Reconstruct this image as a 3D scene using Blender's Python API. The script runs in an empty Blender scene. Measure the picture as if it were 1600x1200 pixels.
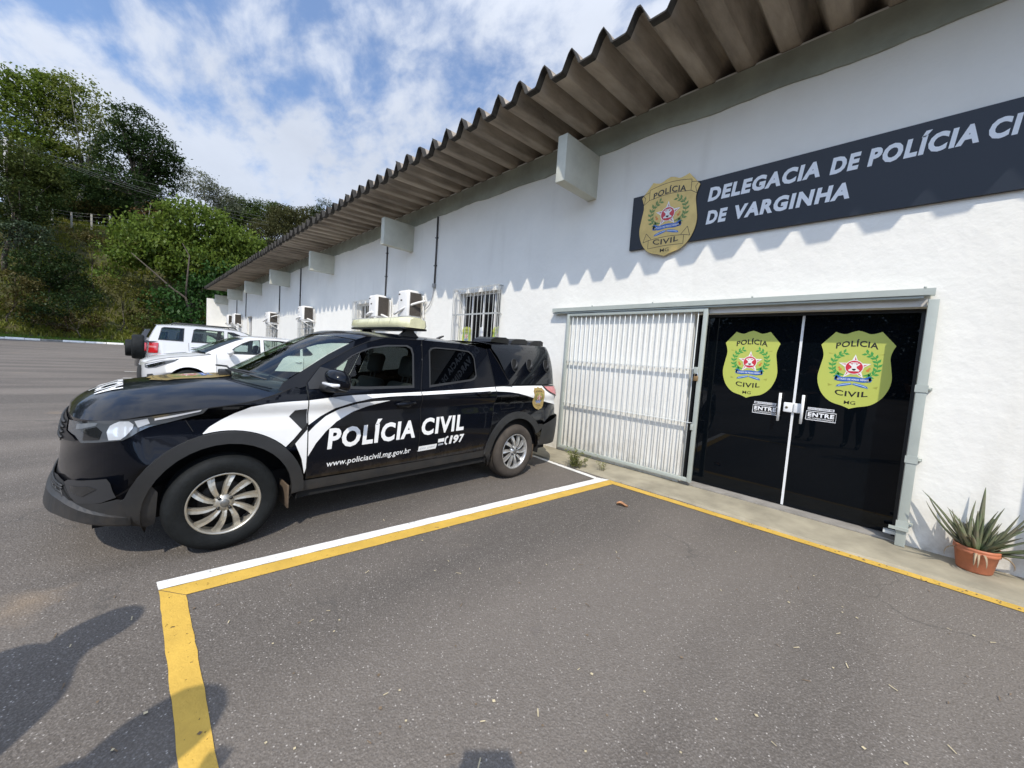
import bpy, bmesh, math, random
from mathutils import Vector, Matrix
from mathutils.geometry import tessellate_polygon
R = math.radians
SC = bpy.context.scene
COL = SC.collection
rng = random.Random(7)

# ------------------------------------------------------------------ camera
CAM_C = Vector((0.0, -4.7403547, 1.40))
FPX = 600.0

def cam_rows():
    yaw, pitch, roll = CAM_YPR
    cy, sy = math.cos(yaw), math.sin(yaw)
    f = Vector((-sy, cy, 0)); r = Vector((cy, sy, 0)); u = Vector((0, 0, 1))
    cp, sp = math.cos(pitch), math.sin(pitch)
    f2 = f * cp - u * sp; u2 = u * cp + f * sp
    cr, sr = math.cos(roll), math.sin(roll)
    r3 = r * cr + u2 * sr; u3 = -r * sr + u2 * cr
    return r3, u3, f2
CAM_YPR = (0.7922632783, 0.0682820226, 0.0697117291)
RX, UX, FX = cam_rows()

def ray(px, py):
    return RX * ((px - 800) / FPX) - UX * ((py - 600) / FPX) + FX
def at(px, py, axis, val):
    """world point seen at a photo pixel on the plane axis = val"""
    d = ray(px, py); t = (val - CAM_C[axis]) / d[axis]
    return CAM_C + d * t

cam = bpy.data.cameras.new('camera'); cam.sensor_width = 36.0; cam.lens = FPX / 1600 * 36
cam.clip_start = 0.05; cam.clip_end = 2000
cob = bpy.data.objects.new('camera', cam); COL.objects.link(cob)
m = Matrix.Identity(4)
for i in range(3):
    m[i][0], m[i][1], m[i][2], m[i][3] = RX[i], UX[i], -FX[i], CAM_C[i]
cob.matrix_world = m
SC.camera = cob

# ------------------------------------------------------------------ materials
def nodes_of(mt):
    mt.use_nodes = True
    nt = mt.node_tree
    return nt, nt.nodes, nt.links
_mats = {}
def mat(name, col, rough=0.6, metal=0.0, var=0.0, vscale=4.0, bump=0.0, bscale=60.0, spec=0.5, coat=0.0, col2=None, detail=5.0, emit=0.0, ior=1.5, stretch=None):
    if name in _mats: return _mats[name]
    mt = bpy.data.materials.new(name); nt, N, L = nodes_of(mt)
    b = N['Principled BSDF']
    b.inputs['Base Color'].default_value = (*col, 1); b.inputs['Roughness'].default_value = rough
    b.inputs['Metallic'].default_value = metal; b.inputs['Specular IOR Level'].default_value = spec
    b.inputs['Coat Weight'].default_value = coat; b.inputs['Coat Roughness'].default_value = 0.03
    b.inputs['IOR'].default_value = ior
    tc = N.new('ShaderNodeTexCoord'); src = tc.outputs['Object']
    if stretch:
        mp = N.new('ShaderNodeMapping'); mp.inputs['Scale'].default_value = stretch
        L.new(src, mp.inputs['Vector']); src = mp.outputs['Vector']
    if var or col2:
        n = N.new('ShaderNodeTexNoise'); n.inputs['Scale'].default_value = vscale; n.inputs['Detail'].default_value = detail
        n.inputs['Roughness'].default_value = 0.62
        L.new(src, n.inputs['Vector'])
        r = N.new('ShaderNodeMapRange'); r.inputs['From Min'].default_value = 0.32; r.inputs['From Max'].default_value = 0.68
        L.new(n.outputs['Fac'], r.inputs['Value'])
        mx = N.new('ShaderNodeMix'); mx.data_type = 'RGBA'
        L.new(r.outputs['Result'], mx.inputs['Factor'])
        c2 = col2 if col2 else tuple(c * (1 - var) for c in col)
        c1 = col if col2 else tuple(min(1, c * (1 + var * .6)) for c in col)
        mx.inputs['A'].default_value = (*c1, 1); mx.inputs['B'].default_value = (*c2, 1)
        L.new(mx.outputs['Result'], b.inputs['Base Color'])
    if bump:
        n2 = N.new('ShaderNodeTexNoise'); n2.inputs['Scale'].default_value = bscale; n2.inputs['Detail'].default_value = 6
        L.new(src, n2.inputs['Vector'])
        bp = N.new('ShaderNodeBump'); bp.inputs['Strength'].default_value = bump; bp.inputs['Distance'].default_value = 0.01
        L.new(n2.outputs['Fac'], bp.inputs['Height']); L.new(bp.outputs['Normal'], b.inputs['Normal'])
    _mats[name] = mt
    return mt

def leaf_mat(name, c1, c2, scale=0.6, trans=0.35):
    if name in _mats: return _mats[name]
    mt = bpy.data.materials.new(name); nt, N, L = nodes_of(mt)
    N.remove(N['Principled BSDF']); out = N['Material Output']
    g = N.new('ShaderNodeNewGeometry'); wn = N.new('ShaderNodeTexNoise'); wn.inputs['Scale'].default_value = scale; wn.inputs['Detail'].default_value = 4
    L.new(g.outputs['Position'], wn.inputs['Vector'])
    r1 = N.new('ShaderNodeMapRange'); r1.inputs['From Min'].default_value = .35; r1.inputs['From Max'].default_value = .65
    L.new(wn.outputs['Fac'], r1.inputs['Value'])
    ad = N.new('ShaderNodeMath'); ad.operation = 'MULTIPLY_ADD'; ad.inputs[1].default_value = .55; ad.use_clamp = True
    sc = N.new('ShaderNodeMath'); sc.operation = 'MULTIPLY'; sc.inputs[1].default_value = .45
    L.new(g.outputs['Random Per Island'], sc.inputs[0])
    L.new(r1.outputs['Result'], ad.inputs[0]); L.new(sc.outputs[0], ad.inputs[2])
    mx = N.new('ShaderNodeMix'); mx.data_type = 'RGBA'; mx.inputs['A'].default_value = (*c1, 1); mx.inputs['B'].default_value = (*c2, 1)
    L.new(ad.outputs[0], mx.inputs['Factor'])
    d = N.new('ShaderNodeBsdfDiffuse'); t = N.new('ShaderNodeBsdfTranslucent'); gl = N.new('ShaderNodeBsdfGlossy'); gl.inputs['Roughness'].default_value = .45
    L.new(mx.outputs['Result'], d.inputs['Color']); L.new(mx.outputs['Result'], t.inputs['Color'])
    m1 = N.new('ShaderNodeMixShader'); m1.inputs['Fac'].default_value = trans
    L.new(d.outputs[0], m1.inputs[1]); L.new(t.outputs[0], m1.inputs[2])
    m2 = N.new('ShaderNodeMixShader'); m2.inputs['Fac'].default_value = .012
    L.new(m1.outputs[0], m2.inputs[1]); L.new(gl.outputs[0], m2.inputs[2])
    L.new(m2.outputs[0], out.inputs['Surface'])
    _mats[name] = mt
    return mt

def glass_mat(name, tint, rough=0.02, ior=1.5):
    if name in _mats: return _mats[name]
    mt = bpy.data.materials.new(name); nt, N, L = nodes_of(mt)
    N.remove(N['Principled BSDF']); out = N['Material Output']
    t = N.new('ShaderNodeBsdfTransparent'); t.inputs['Color'].default_value = (*tint, 1)
    g = N.new('ShaderNodeBsdfGlossy'); g.inputs['Roughness'].default_value = rough
    f = N.new('ShaderNodeFresnel'); ge = N.new('ShaderNodeNewGeometry'); mr = N.new('ShaderNodeMapRange')   # thin pane: the same from both sides
    mr.inputs['To Min'].default_value = ior; mr.inputs['To Max'].default_value = 1 / ior; L.new(ge.outputs['Backfacing'], mr.inputs['Value']); L.new(mr.outputs['Result'], f.inputs['IOR'])
    mx = N.new('ShaderNodeMixShader')
    L.new(f.outputs[0], mx.inputs['Fac']); L.new(t.outputs[0], mx.inputs[1]); L.new(g.outputs[0], mx.inputs[2])
    L.new(mx.outputs[0], out.inputs['Surface'])
    _mats[name] = mt
    return mt

# ------------------------------------------------------------------ objects
def link(name, me, mats=None, parent=None, loc=None, rotz=None):
    o = bpy.data.objects.new(name, me); COL.objects.link(o)
    if mats is not None:
        for x in (mats if isinstance(mats, (list, tuple)) else [mats]): me.materials.append(x)
    if parent: o.parent = parent
    if loc is not None: o.location = loc
    if rotz is not None: o.rotation_euler = (0, 0, rotz)
    return o
def thing(name, label, cat, loc=(0, 0, 0), rotz=0.0, group=None):
    o = bpy.data.objects.new(name, None); COL.objects.link(o); o.empty_display_size = .2
    o.location = loc; o.rotation_euler = (0, 0, rotz)
    return tag(o, label, cat, group)
def tag(o, label, cat, group=None):
    o['label'] = label; o['category'] = cat
    if group: o['group'] = group
    return o
def struct(o):
    o['kind'] = 'structure'; return o

class MB:
    """collects pieces for one mesh"""
    def __init__(S): S.v = []; S.f = []; S.mi = []; S.sm = []; S.nr = {}
    def add(S, vs, fs, mi=0, smooth=False):
        b = len(S.v); S.v += [tuple(x) for x in vs]
        for f in fs: S.f.append(tuple(i + b for i in f)); S.mi.append(mi); S.sm.append(smooth)
        return S
    def box(S, lo, hi, mi=0, bev=0.0, M=None):
        (x0, y0, z0), (x1, y1, z1) = lo, hi
        if bev <= 0:
            vs = [(x0,y0,z0),(x1,y0,z0),(x1,y1,z0),(x0,y1,z0),(x0,y0,z1),(x1,y0,z1),(x1,y1,z1),(x0,y1,z1)]
            fs = [(0,3,2,1),(4,5,6,7),(0,1,5,4),(1,2,6,5),(2,3,7,6),(3,0,4,7)]
            if M: vs = [M @ Vector(q) for q in vs]
            return S.add(vs, fs, mi)
        bm = bmesh.new(); bmesh.ops.create_cube(bm, size=1)
        for w in bm.verts: w.co = Vector(((x0+x1)/2 + w.co.x*(x1-x0), (y0+y1)/2 + w.co.y*(y1-y0), (z0+z1)/2 + w.co.z*(z1-z0)))
        bmesh.ops.bevel(bm, geom=bm.edges[:], offset=bev, segments=3, affect='EDGES', profile=.5)
        return S.bm(bm, mi, True, M)
    def bm(S, bm, mi=0, smooth=False, M=None):
        bm.verts.ensure_lookup_table()
        for i, w in enumerate(bm.verts): w.index = i
        S.add([(M @ w.co) if M else w.co.copy() for w in bm.verts], [[w.index for w in f.verts] for f in bm.faces], mi, smooth)
        bm.free(); return S
    def tube(S, pts, r, n=8, mi=0, cap=True, smooth=True):
        pts = [Vector(q) for q in pts]; rs = r if isinstance(r, (list, tuple)) else [r] * len(pts)
        vs = []; fs = []; pn = None
        for i, q in enumerate(pts):
            d = (pts[min(i+1, len(pts)-1)] - pts[max(i-1, 0)]).normalized()
            if pn is None: pn = d.orthogonal().normalized()
            a = pn - d * pn.dot(d)
            a = a.normalized() if a.length > 1e-6 else d.orthogonal().normalized()
            pn = a; b = d.cross(a)
            for k in range(n):
                t = 2 * math.pi * k / n; vs.append(q + (a * math.cos(t) + b * math.sin(t)) * rs[i])
        for i in range(len(pts) - 1):
            for k in range(n): fs.append((i*n+k, i*n+(k+1) % n, (i+1)*n+(k+1) % n, (i+1)*n+k))
        if cap: fs.append(tuple(range(n-1, -1, -1))); fs.append(tuple(range((len(pts)-1)*n, len(pts)*n)))
        return S.add(vs, fs, mi, smooth)
    def lathe(S, prof, n=48, axis='Y', c=(0, 0, 0), mi=0, smooth=True, close=False):
        """prof: (radius, along-axis)"""
        vs = []; fs = []; m_ = len(prof)
        for k in range(n):
            t = 2 * math.pi * k / n; ct, st = math.cos(t), math.sin(t)
            for (r, a) in prof:
                p = (r*ct, a, r*st) if axis == 'Y' else (r*ct, r*st, a)
                vs.append((p[0]+c[0], p[1]+c[1], p[2]+c[2]))
        for k in range(n):
            k2 = (k + 1) % n
            for i in range(m_ - 1 + (1 if close else 0)):
                j = (i + 1) % m_
                fs.append((k*m_+i, k2*m_+i, k2*m_+j, k*m_+j))
        return S.add(vs, fs, mi, smooth)
    def grid(S, fn, nu, nv, mi=0, smooth=True):
        vs = [fn(i / nu, j / nv) for i in range(nu + 1) for j in range(nv + 1)]
        fs = [(i*(nv+1)+j, (i+1)*(nv+1)+j, (i+1)*(nv+1)+j+1, i*(nv+1)+j+1) for i in range(nu) for j in range(nv)]
        return S.add(vs, fs, mi, smooth)
    def prism(S, poly, fn, t0, t1, mi=0, holes=()):
        """2D polygon extruded between depths t0 and t1; fn(x, y, t) -> 3D"""
        loops = [poly] + list(holes); flat = [q for l in loops for q in l]
        tris = tessellate_polygon([[Vector((a, b, 0)) for a, b in l] for l in loops])
        n = len(flat)
        vs = [fn(a, b, t0) for a, b in flat] + [fn(a, b, t1) for a, b in flat]
        fs = [tuple(t) for t in tris] + [tuple(i + n for i in reversed(t)) for t in tris]
        o = 0
        for l in loops:
            k = len(l)
            for i in range(k): fs.append((o+i, o+(i+1) % k, n+o+(i+1) % k, n+o+i))
            o += k
        return S.add(vs, fs, mi)
    def sheet(S, vs, fs, nr, mi=0):
        """surface with given vertex normals"""
        b = len(S.v); S.add(vs, fs, mi, True)
        for i, q in enumerate(nr): S.nr[b + i] = q
        return S
    def weld(S):
        key = {}; mp = []
        for i, q in enumerate(S.v):
            if abs(q[1]) < .003: k = (round(q[0], 3), round(q[2], 3)); mp.append(key.setdefault(k, i))
            else: mp.append(i)
        S.f = [tuple(mp[i] for i in f) for f in S.f]
        for i, j in enumerate(mp):
            if j in S.nr: n = S.nr[j]; S.nr[j] = (n[0], 0, n[2])
        ok = [k for k, f in enumerate(S.f) if len(set(f)) == len(f)]
        S.f = [S.f[k] for k in ok]; S.mi = [S.mi[k] for k in ok]; S.sm = [S.sm[k] for k in ok]
        used = sorted({i for f in S.f for i in f}); rm = {o: n for n, o in enumerate(used)}
        S.v = [S.v[i] for i in used]; S.f = [tuple(rm[i] for i in f) for f in S.f]; S.nr = {rm[i]: q for i, q in S.nr.items() if i in rm}
        return S
    def mesh(S, name, fixn=False):
        me = bpy.data.meshes.new(name); me.from_pydata(S.v, [], S.f)
        me.polygons.foreach_set('material_index', S.mi); me.polygons.foreach_set('use_smooth', S.sm)
        if fixn:
            bm = bmesh.new(); bm.from_mesh(me); bmesh.ops.recalc_face_normals(bm, faces=bm.faces); bm.to_mesh(me); bm.free()
        me.update()
        if S.nr:
            vn = [v.normal.copy() for v in me.vertices]
            for i, q in S.nr.items(): vn[i] = Vector(q)
            me.normals_split_custom_set_from_vertices([tuple(q) for q in vn])
        return me
    def build(S, name, mats, parent=None, loc=None, rotz=None, fixn=False):
        return link(name, S.mesh(name, fixn), mats, parent, loc, rotz)

def poly2d(loops):
    flat = [q for l in loops for q in l]
    tris = tessellate_polygon([[Vector((a, b, 0)) for a, b in l] for l in loops])
    return flat, [tuple(t) for t in tris]
def cut2d(vs, fs, step):
    """cut a flat 2D triangle mesh along a regular grid so it can be bent"""
    bm = bmesh.new(); bv = [bm.verts.new((a, b, 0)) for a, b in vs]
    for f in fs:
        try: bm.faces.new([bv[i] for i in f])
        except ValueError: pass
    bmesh.ops.remove_doubles(bm, verts=bm.verts[:], dist=1e-6)
    for ax in (0, 1):
        lo = min(q[ax] for q in vs); hi = max(q[ax] for q in vs)
        k = math.ceil(lo / step)
        while k * step < hi:
            c = [0, 0, 0]; c[ax] = k * step; nn = [0, 0, 0]; nn[ax] = 1
            if k * step > lo + 1e-5: bmesh.ops.bisect_plane(bm, geom=bm.verts[:] + bm.edges[:] + bm.faces[:], plane_co=c, plane_no=nn, dist=1e-7)
            k += 1
    bmesh.ops.dissolve_degenerate(bm, edges=bm.edges[:], dist=1e-6)
    for i, w in enumerate(bm.verts): w.index = i
    r = [(w.co.x, w.co.y) for w in bm.verts], [[w.index for w in f.verts] for f in bm.faces]
    bm.free(); return r
def drape(vs, fs, fmap, step=.06, side=1):
    """bend a 2D mesh onto a surface; returns verts, faces, normals"""
    vs, fs = cut2d(vs, fs, step)
    P = []; Nn = []; e = 5e-3
    for a, b in vs:
        p = Vector(fmap(a, b)); da = Vector(fmap(a + e, b)) - Vector(fmap(a - e, b)); db = Vector(fmap(a, b + e)) - Vector(fmap(a, b - e))
        n = da.cross(db); n = n.normalized() if n.length > 1e-12 else Vector((0, 1, 0))
        P.append(p); Nn.append(n)
    return P, fs, Nn

# text outlines, as flat triangle meshes
_tc = {}
def text2d(body, bold=0.0, shear=0.0):
    key = (body, bold, shear)
    if key in _tc: return _tc[key]
    cu = bpy.data.curves.new('lettering_source', 'FONT'); cu.body = body; cu.size = 1.0; cu.offset = bold; cu.shear = shear; cu.space_character = 1.0 + bold * 3.2
    cu.resolution_u = 3; cu.fill_mode = 'FRONT'
    o = bpy.data.objects.new('lettering_source', cu); COL.objects.link(o)
    dg = bpy.context.evaluated_depsgraph_get(); me = bpy.data.meshes.new_from_object(o.evaluated_get(dg))
    vs = [(v.co.x, v.co.y) for v in me.vertices]; fs = [tuple(p.vertices) for p in me.polygons]
    bpy.data.objects.remove(o); bpy.data.curves.remove(cu); bpy.data.meshes.remove(me)
    _tc[key] = (vs, fs); return vs, fs
CAP = {}
def cap_h(bold):
    if bold not in CAP:
        v, _ = text2d('H', bold); CAP[bold] = (min(q[1] for q in v), max(q[1] for q in v))
    return CAP[bold]
def text_fit(body, x0, x1, y0, h, bold=.02, shear=0.0, slope=0.0):
    """text from x0 to x1 with its capitals from y0 to y0 + h"""
    v, f = text2d(body, bold, shear); lo, hi = cap_h(bold)
    a = min(q[0] for q in v); b = max(q[0] for q in v); k = (x1 - x0) / (b - a); s = h / (hi - lo)
    r = []
    for p, q in v:
        x = x0 + (p - a) * k; r.append((x, y0 + (q - lo) * s + slope * (x - x0)))
    return r, f
# ------------------------------------------------------------------ police shield, built from flat shapes (height 1, centred on x)
def mir(p): return [(-a, b) for a, b in reversed(p)]
def spline(pts, n=6):
    out = []
    for i in range(len(pts) - 1):
        p0 = pts[max(i-1, 0)]; p1 = pts[i]; p2 = pts[i+1]; p3 = pts[min(i+2, len(pts)-1)]
        for k in range(n):
            t = k / n
            out.append(tuple(.5 * (2*p1[d] + (p2[d]-p0[d])*t + (2*p0[d]-5*p1[d]+4*p2[d]-p3[d])*t*t + (3*p1[d]-p0[d]-3*p2[d]+p3[d])*t**3) for d in (0, 1)))
    return out + [pts[-1]]
def shield_outline(w):
    top = spline([(0, 1.0), (.07, .985), (.16, .957), (.24, .965), (.31, .985)])
    side = [(.31, .985)] + spline([(.5, .815), (.465, .74), (.45, .66), (.475, .54), (.5, .40), (.475, .28), (.40, .16), (.27, .07), (.10, .03), (0, 0)])
    r = top[:-1] + side
    r = [(a * w, b) for a, b in r]
    return r + [(-a, b) for a, b in reversed(r[1:-1])]
def circ(cx, cy, r, n=20, ry=None): return [(cx + r * math.cos(2*math.pi*i/n), cy + (ry or r) * math.sin(2*math.pi*i/n)) for i in range(n)]
def band(pts, wd):
    """a stroke as a polygon"""
    L = []; Rr = []
    for i, p in enumerate(pts):
        a = pts[max(i-1, 0)]; b = pts[min(i+1, len(pts)-1)]; dx, dy = b[0]-a[0], b[1]-a[1]; l = math.hypot(dx, dy) or 1
        nx, ny = -dy/l*wd/2, dx/l*wd/2; L.append((p[0]+nx, p[1]+ny)); Rr.append((p[0]-nx, p[1]-ny))
    return L + Rr[::-1]
def emblem_layers(w=.72, gold=False):
    """list of (level, colour key, verts2d, faces)"""
    out = []
    def poly(lv, key, p, holes=()): out.append((lv, key, *poly2d([p] + list(holes))))
    def txt(lv, key, body, x0, x1, y, h, bold=.03, arch=0.0):
        v, f = text_fit(body, x0, x1, y, h, bold); c = (x0 + x1) / 2; hw = (x1 - x0) / 2
        out.append((lv, key, [(a, b - arch * ((a - c) / hw) ** 2) for a, b in v], f))
    poly(0, 'field', shield_outline(w))
    txt(2, 'ink', 'POLÍCIA', -.285*w, .285*w, .80, .075, .025, .035)
    txt(2, 'ink', 'CIVIL', -.225*w, .225*w, .155, .068, .02, -.018)
    txt(2, 'ink', 'MG', -.078*w, .078*w, .057, .044, .004)
    # laurels
    for sgn in (-1, 1):
        stem = spline([(sgn*.17*w, .415), (sgn*.27*w, .46), (sgn*.305*w, .56), (sgn*.26*w, .66), (sgn*.15*w, .715)], 6)
        poly(1, 'leaf', band(stem, .008))
        for i in range(2, len(stem) - 1, 3):
            p = stem[i]; q = stem[i+1]; a = math.atan2(q[1]-p[1], q[0]-p[0])
            for d in (.75, -.75):
                t = a + d; l = .062; wd = .015
                e = (p[0] + l*math.cos(t), p[1] + l*math.sin(t)); n_ = (-math.sin(t)*wd, math.cos(t)*wd); mp = ((p[0]+e[0])/2, (p[1]+e[1])/2)
                poly(2, 'leaf', [p, (mp[0]+n_[0], mp[1]+n_[1]), e, (mp[0]-n_[0], mp[1]-n_[1])])
        poly(2, 'berry', circ(sgn*.185*w, .50, .017, 8)); poly(2, 'berry', circ(sgn*.205*w, .525, .012, 8))
        poly(2, 'leaf', [(sgn*.1*w, .425), (sgn*.24*w, .43), (sgn*.2*w, .46)])
    # star
    cx, cy, r1, r2 = 0, .535, .165, .066
    P = [(cx + (r1 if i % 2 == 0 else r2) * math.sin(math.pi*i/5), cy + (r1 if i % 2 == 0 else r2) * math.cos(math.pi*i/5)) for i in range(10)]
    poly(3, 'white', P)
    for i in range(0, 10, 2):
        t = P[i]; n_ = P[(i + 1) % 10]; k = lambda q: (cx + (q[0]-cx)*.82, cy + (q[1]-cy)*.82)
        poly(4, 'red', [k((cx, cy)), k(t), k(n_)])
    poly(5, 'white', circ(cx, cy, .092)); poly(6, 'red', circ(cx, cy, .084))
    poly(7, 'white', band([(-.05, cy-.045), (.05, cy+.045)], .018)); poly(8, 'white', band([(.05, cy-.045), (-.05, cy+.045)], .018))
    poly(9, 'white', circ(0, cy+.005, .026, 10, .05)); poly(9, 'white', band([(-.035, cy+.055), (.035, cy+.055)], .012)); poly(9, 'white', [(-.045, cy-.05), (.045, cy-.05), (.02, cy-.02), (-.02, cy-.02)])
    # blue ribbon
    for sgn in (-1, 1):
        poly(3, 'blue', spline([(sgn*.02*w, .335), (sgn*.12*w, .322), (sgn*.2*w, .30)], 3) + spline([(sgn*.22*w, .275), (sgn*.13*w, .285), (0, .315)], 3))
        poly(4, 'paleblue', band(spline([(sgn*.02*w, .325), (sgn*.12*w, .308), (sgn*.19*w, .29)], 3), .008))
    bb = spline([(-.24*w, .405), (-.15*w, .375), (0, .385), (.15*w, .375), (.24*w, .405)], 4)
    poly(5, 'blue', band(bb, .055))
    poly(5, 'blue', [(-.24*w, .43), (-.25*w, .36), (-.19*w, .35), (-.19*w, .385)]); poly(5, 'blue', [(.24*w, .43), (.25*w, .36), (.19*w, .35), (.19*w, .385)])
    txt(6, 'white', 'ESTADO DE MINAS GERAIS', -.215*w, .215*w, .367, .022, .02)
    if gold:
        _p = poly
        def poly(lv, key, p, holes=()):
            h = len(p) // 2
            L_, R_ = p[:h], p[h:][::-1]
            for a, b, c, d in zip(L_, L_[1:], R_[1:], R_):
                m1 = ((a[0]+d[0])/2, (a[1]+d[1])/2); m2 = ((b[0]+c[0])/2, (b[1]+c[1])/2); dx, dy = m2[0]-m1[0], m2[1]-m1[1]; l = math.hypot(dx, dy) or 1; nx, ny = -dy/l*.0032, dx/l*.0032
                _p(lv, key, [(m1[0]+nx, m1[1]+ny), (m2[0]+nx, m2[1]+ny), (m2[0]-nx, m2[1]-ny), (m1[0]-nx, m1[1]-ny)])
        for sgn in (-1, 1):
            poly(1, 'ink', band([(sgn*.36*w, .90), (sgn*.36*w, .765), (sgn*.46*w, .715), (sgn*.43*w, .80), (sgn*.48*w, .85), (sgn*.36*w, .87)], .005))
            poly(1, 'ink', band([(sgn*.31*w, .235), (sgn*.31*w, .125)], .005))
            poly(1, 'ink', band([(sgn*.31*w, .235), (sgn*.41*w, .215), (sgn*.36*w, .33), (sgn*.26*w, .245)], .005))
        poly(1, 'ink', band(spline([(-.36*w, .90), (-.18*w, .925), (0, .935), (.18*w, .925), (.36*w, .90)], 4), .005))
        poly(1, 'ink', band(spline([(-.36*w, .765), (-.18*w, .782), (0, .79), (.18*w, .782), (.36*w, .765)], 4), .005))
        poly(1, 'ink', band(spline([(-.31*w, .235), (-.15*w, .245), (0, .25), (.15*w, .245), (.31*w, .235)], 4), .005))
        poly(1, 'ink', band(spline([(-.31*w, .125), (-.15*w, .13), (0, .135), (.15*w, .13), (.31*w, .125)], 4), .005))
    else:
        for sgn in (-1, 1):
            poly(1, 'field_dark', [(sgn*.30*w, .70), (sgn*.38*w, .715), (sgn*.37*w, .70)]); poly(1, 'field_dark', [(sgn*.27*w, .29), (sgn*.34*w, .31), (sgn*.33*w, .275)])
    return out
EK = ['field', 'field_dark', 'ink', 'leaf', 'berry', 'white', 'red', 'blue', 'paleblue']
def emblem_mats(gold):
    if gold: f = mat('gold_brushed_metal', (.50, .36, .13), .32, .55, var=.12, vscale=9); d = f
    else: f = mat('lime_vinyl', (.46, .50, .10), .35); d = mat('olive_vinyl', (.33, .34, .06), .35)
    return [f, d, mat('emblem_black', (.015, .013, .01), .4), mat('emblem_green', (.05, .30, .06) if not gold else (.10, .22, .05), .4) if not gold else mat('emblem_dull_green', (.12, .22, .05), .4),
            mat('emblem_orange', (.6, .2, .04), .4), mat('emblem_white', (.78, .76, .72), .35), mat('emblem_red', (.55, .03, .05), .35), mat('emblem_blue', (.03, .12, .42), .35), mat('emblem_pale_blue', (.45, .6, .75), .35)]
def emblem_mesh(name, fn, w=.72, gold=False, lift=.0006, step=None, thick=0.0):
    """fn(x, y, off) -> 3D point for emblem coordinates"""
    mb = MB()
    if thick: mb.prism(shield_outline(w), lambda a, b, t: fn(a, b, t), -thick, -lift, 0)
    for lv, key, v, f in emblem_layers(w, gold):
        mi = EK.index(key); off = lv * lift
        if step: v, f = cut2d(v, f, step)
        mb.add([fn(a, b, off) for a, b in v], f, mi)
    return mb
def lerp(x,pts):
    if x<=pts[0][0]: return pts[0][1]
    for (a,b),(c,d) in zip(pts,pts[1:]):
        if x<=c: 
            t=(x-a)/(c-a); return b+(d-b)*t
    return pts[-1][1]
def sm(x,pts):
    # monotone-ish smooth (catmull) interpolation
    n=len(pts)
    if x<=pts[0][0]: return pts[0][1]
    if x>=pts[-1][0]: return pts[-1][1]
    for i in range(n-1):
        if x<=pts[i+1][0]:
            x0,y0=pts[i]; x1,y1=pts[i+1]; h=x1-x0; t=(x-x0)/h
            d=(y1-y0)/h
            def sl(k):
                if k==0: return (pts[1][1]-pts[0][1])/(pts[1][0]-pts[0][0])
                if k==n-1: return (pts[-1][1]-pts[-2][1])/(pts[-1][0]-pts[-2][0])
                a=(pts[k][1]-pts[k-1][1])/(pts[k][0]-pts[k-1][0]); b=(pts[k+1][1]-pts[k][1])/(pts[k+1][0]-pts[k][0])
                return 0 if a*b<=0 else 2*a*b/(a+b)
            m0,m1=sl(i)*h,sl(i+1)*h
            return (2*t**3-3*t*t+1)*y0+(t**3-2*t*t+t)*m0+(-2*t**3+3*t*t)*y1+(t**3-t*t)*m1
class CarMap:
    """plan outline wrapped round the car; s = distance rearward along the side, z = height"""
    def __init__(S,uf,af,nf,ur,ar,nr,hw,prof,nose,tail):
        S.uf,S.af,S.nf,S.ur,S.ar,S.nr,S.hw,S.prof,S.nose,S.tail=uf,af,nf,ur,ar,nr,hw,prof,nose,tail
        S.tf=S.tab(af,nf,hw); S.tr=S.tab(ar,nr,hw); S.s0=uf-S.tf[-1][0]; S.s1=ur+S.tr[-1][0]
    def tab(S,a,n,b):
        t=[(0.,0.)]; p=(0,b); L=0
        for i in range(1,4001):
            th=math.pi/2*(i/4000)**2.2
            q=(a*math.sin(th)**(2/n) if th else 0,b*max(0,math.cos(th))**(2/n)); L+=math.hypot(q[0]-p[0],q[1]-p[1]); p=q; t.append((L,th))
        return t
    def th(S,L,t):
        if L>=t[-1][0]: return math.pi/2
        lo,hi=0,4000
        while hi-lo>1:
            m=(lo+hi)//2
            if t[m][0]<=L: lo=m
            else: hi=m
        a,b=t[lo],t[hi]; return a[1]+(b[1]-a[1])*(L-a[0])/max(b[0]-a[0],1e-9)
    def __call__(S,s,z,off=0.):
        d=sm(z,S.prof); b=S.hw+d-.006*(s-1.4)**2+off
        if s<S.uf:
            th=S.th(S.uf-s,S.tf); e=2/S.nf; sn=math.sin(th)
            return (S.uf-(S.af+off)*sn**e-sm(z,S.nose)*sn**1.5, (S.hw+d-.006*(S.uf-1.4)**2+off)*max(0,math.cos(th))**e, z)
        if s>S.ur:
            th=S.th(s-S.ur,S.tr); e=2/S.nr; sn=math.sin(th)
            return (S.ur+(S.ar+off)*sn**e+sm(z,S.tail)*sn**1.5, (S.hw+d-.006*(S.ur-1.4)**2+off)*max(0,math.cos(th))**e, z)
        return (s,b,z)
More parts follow.
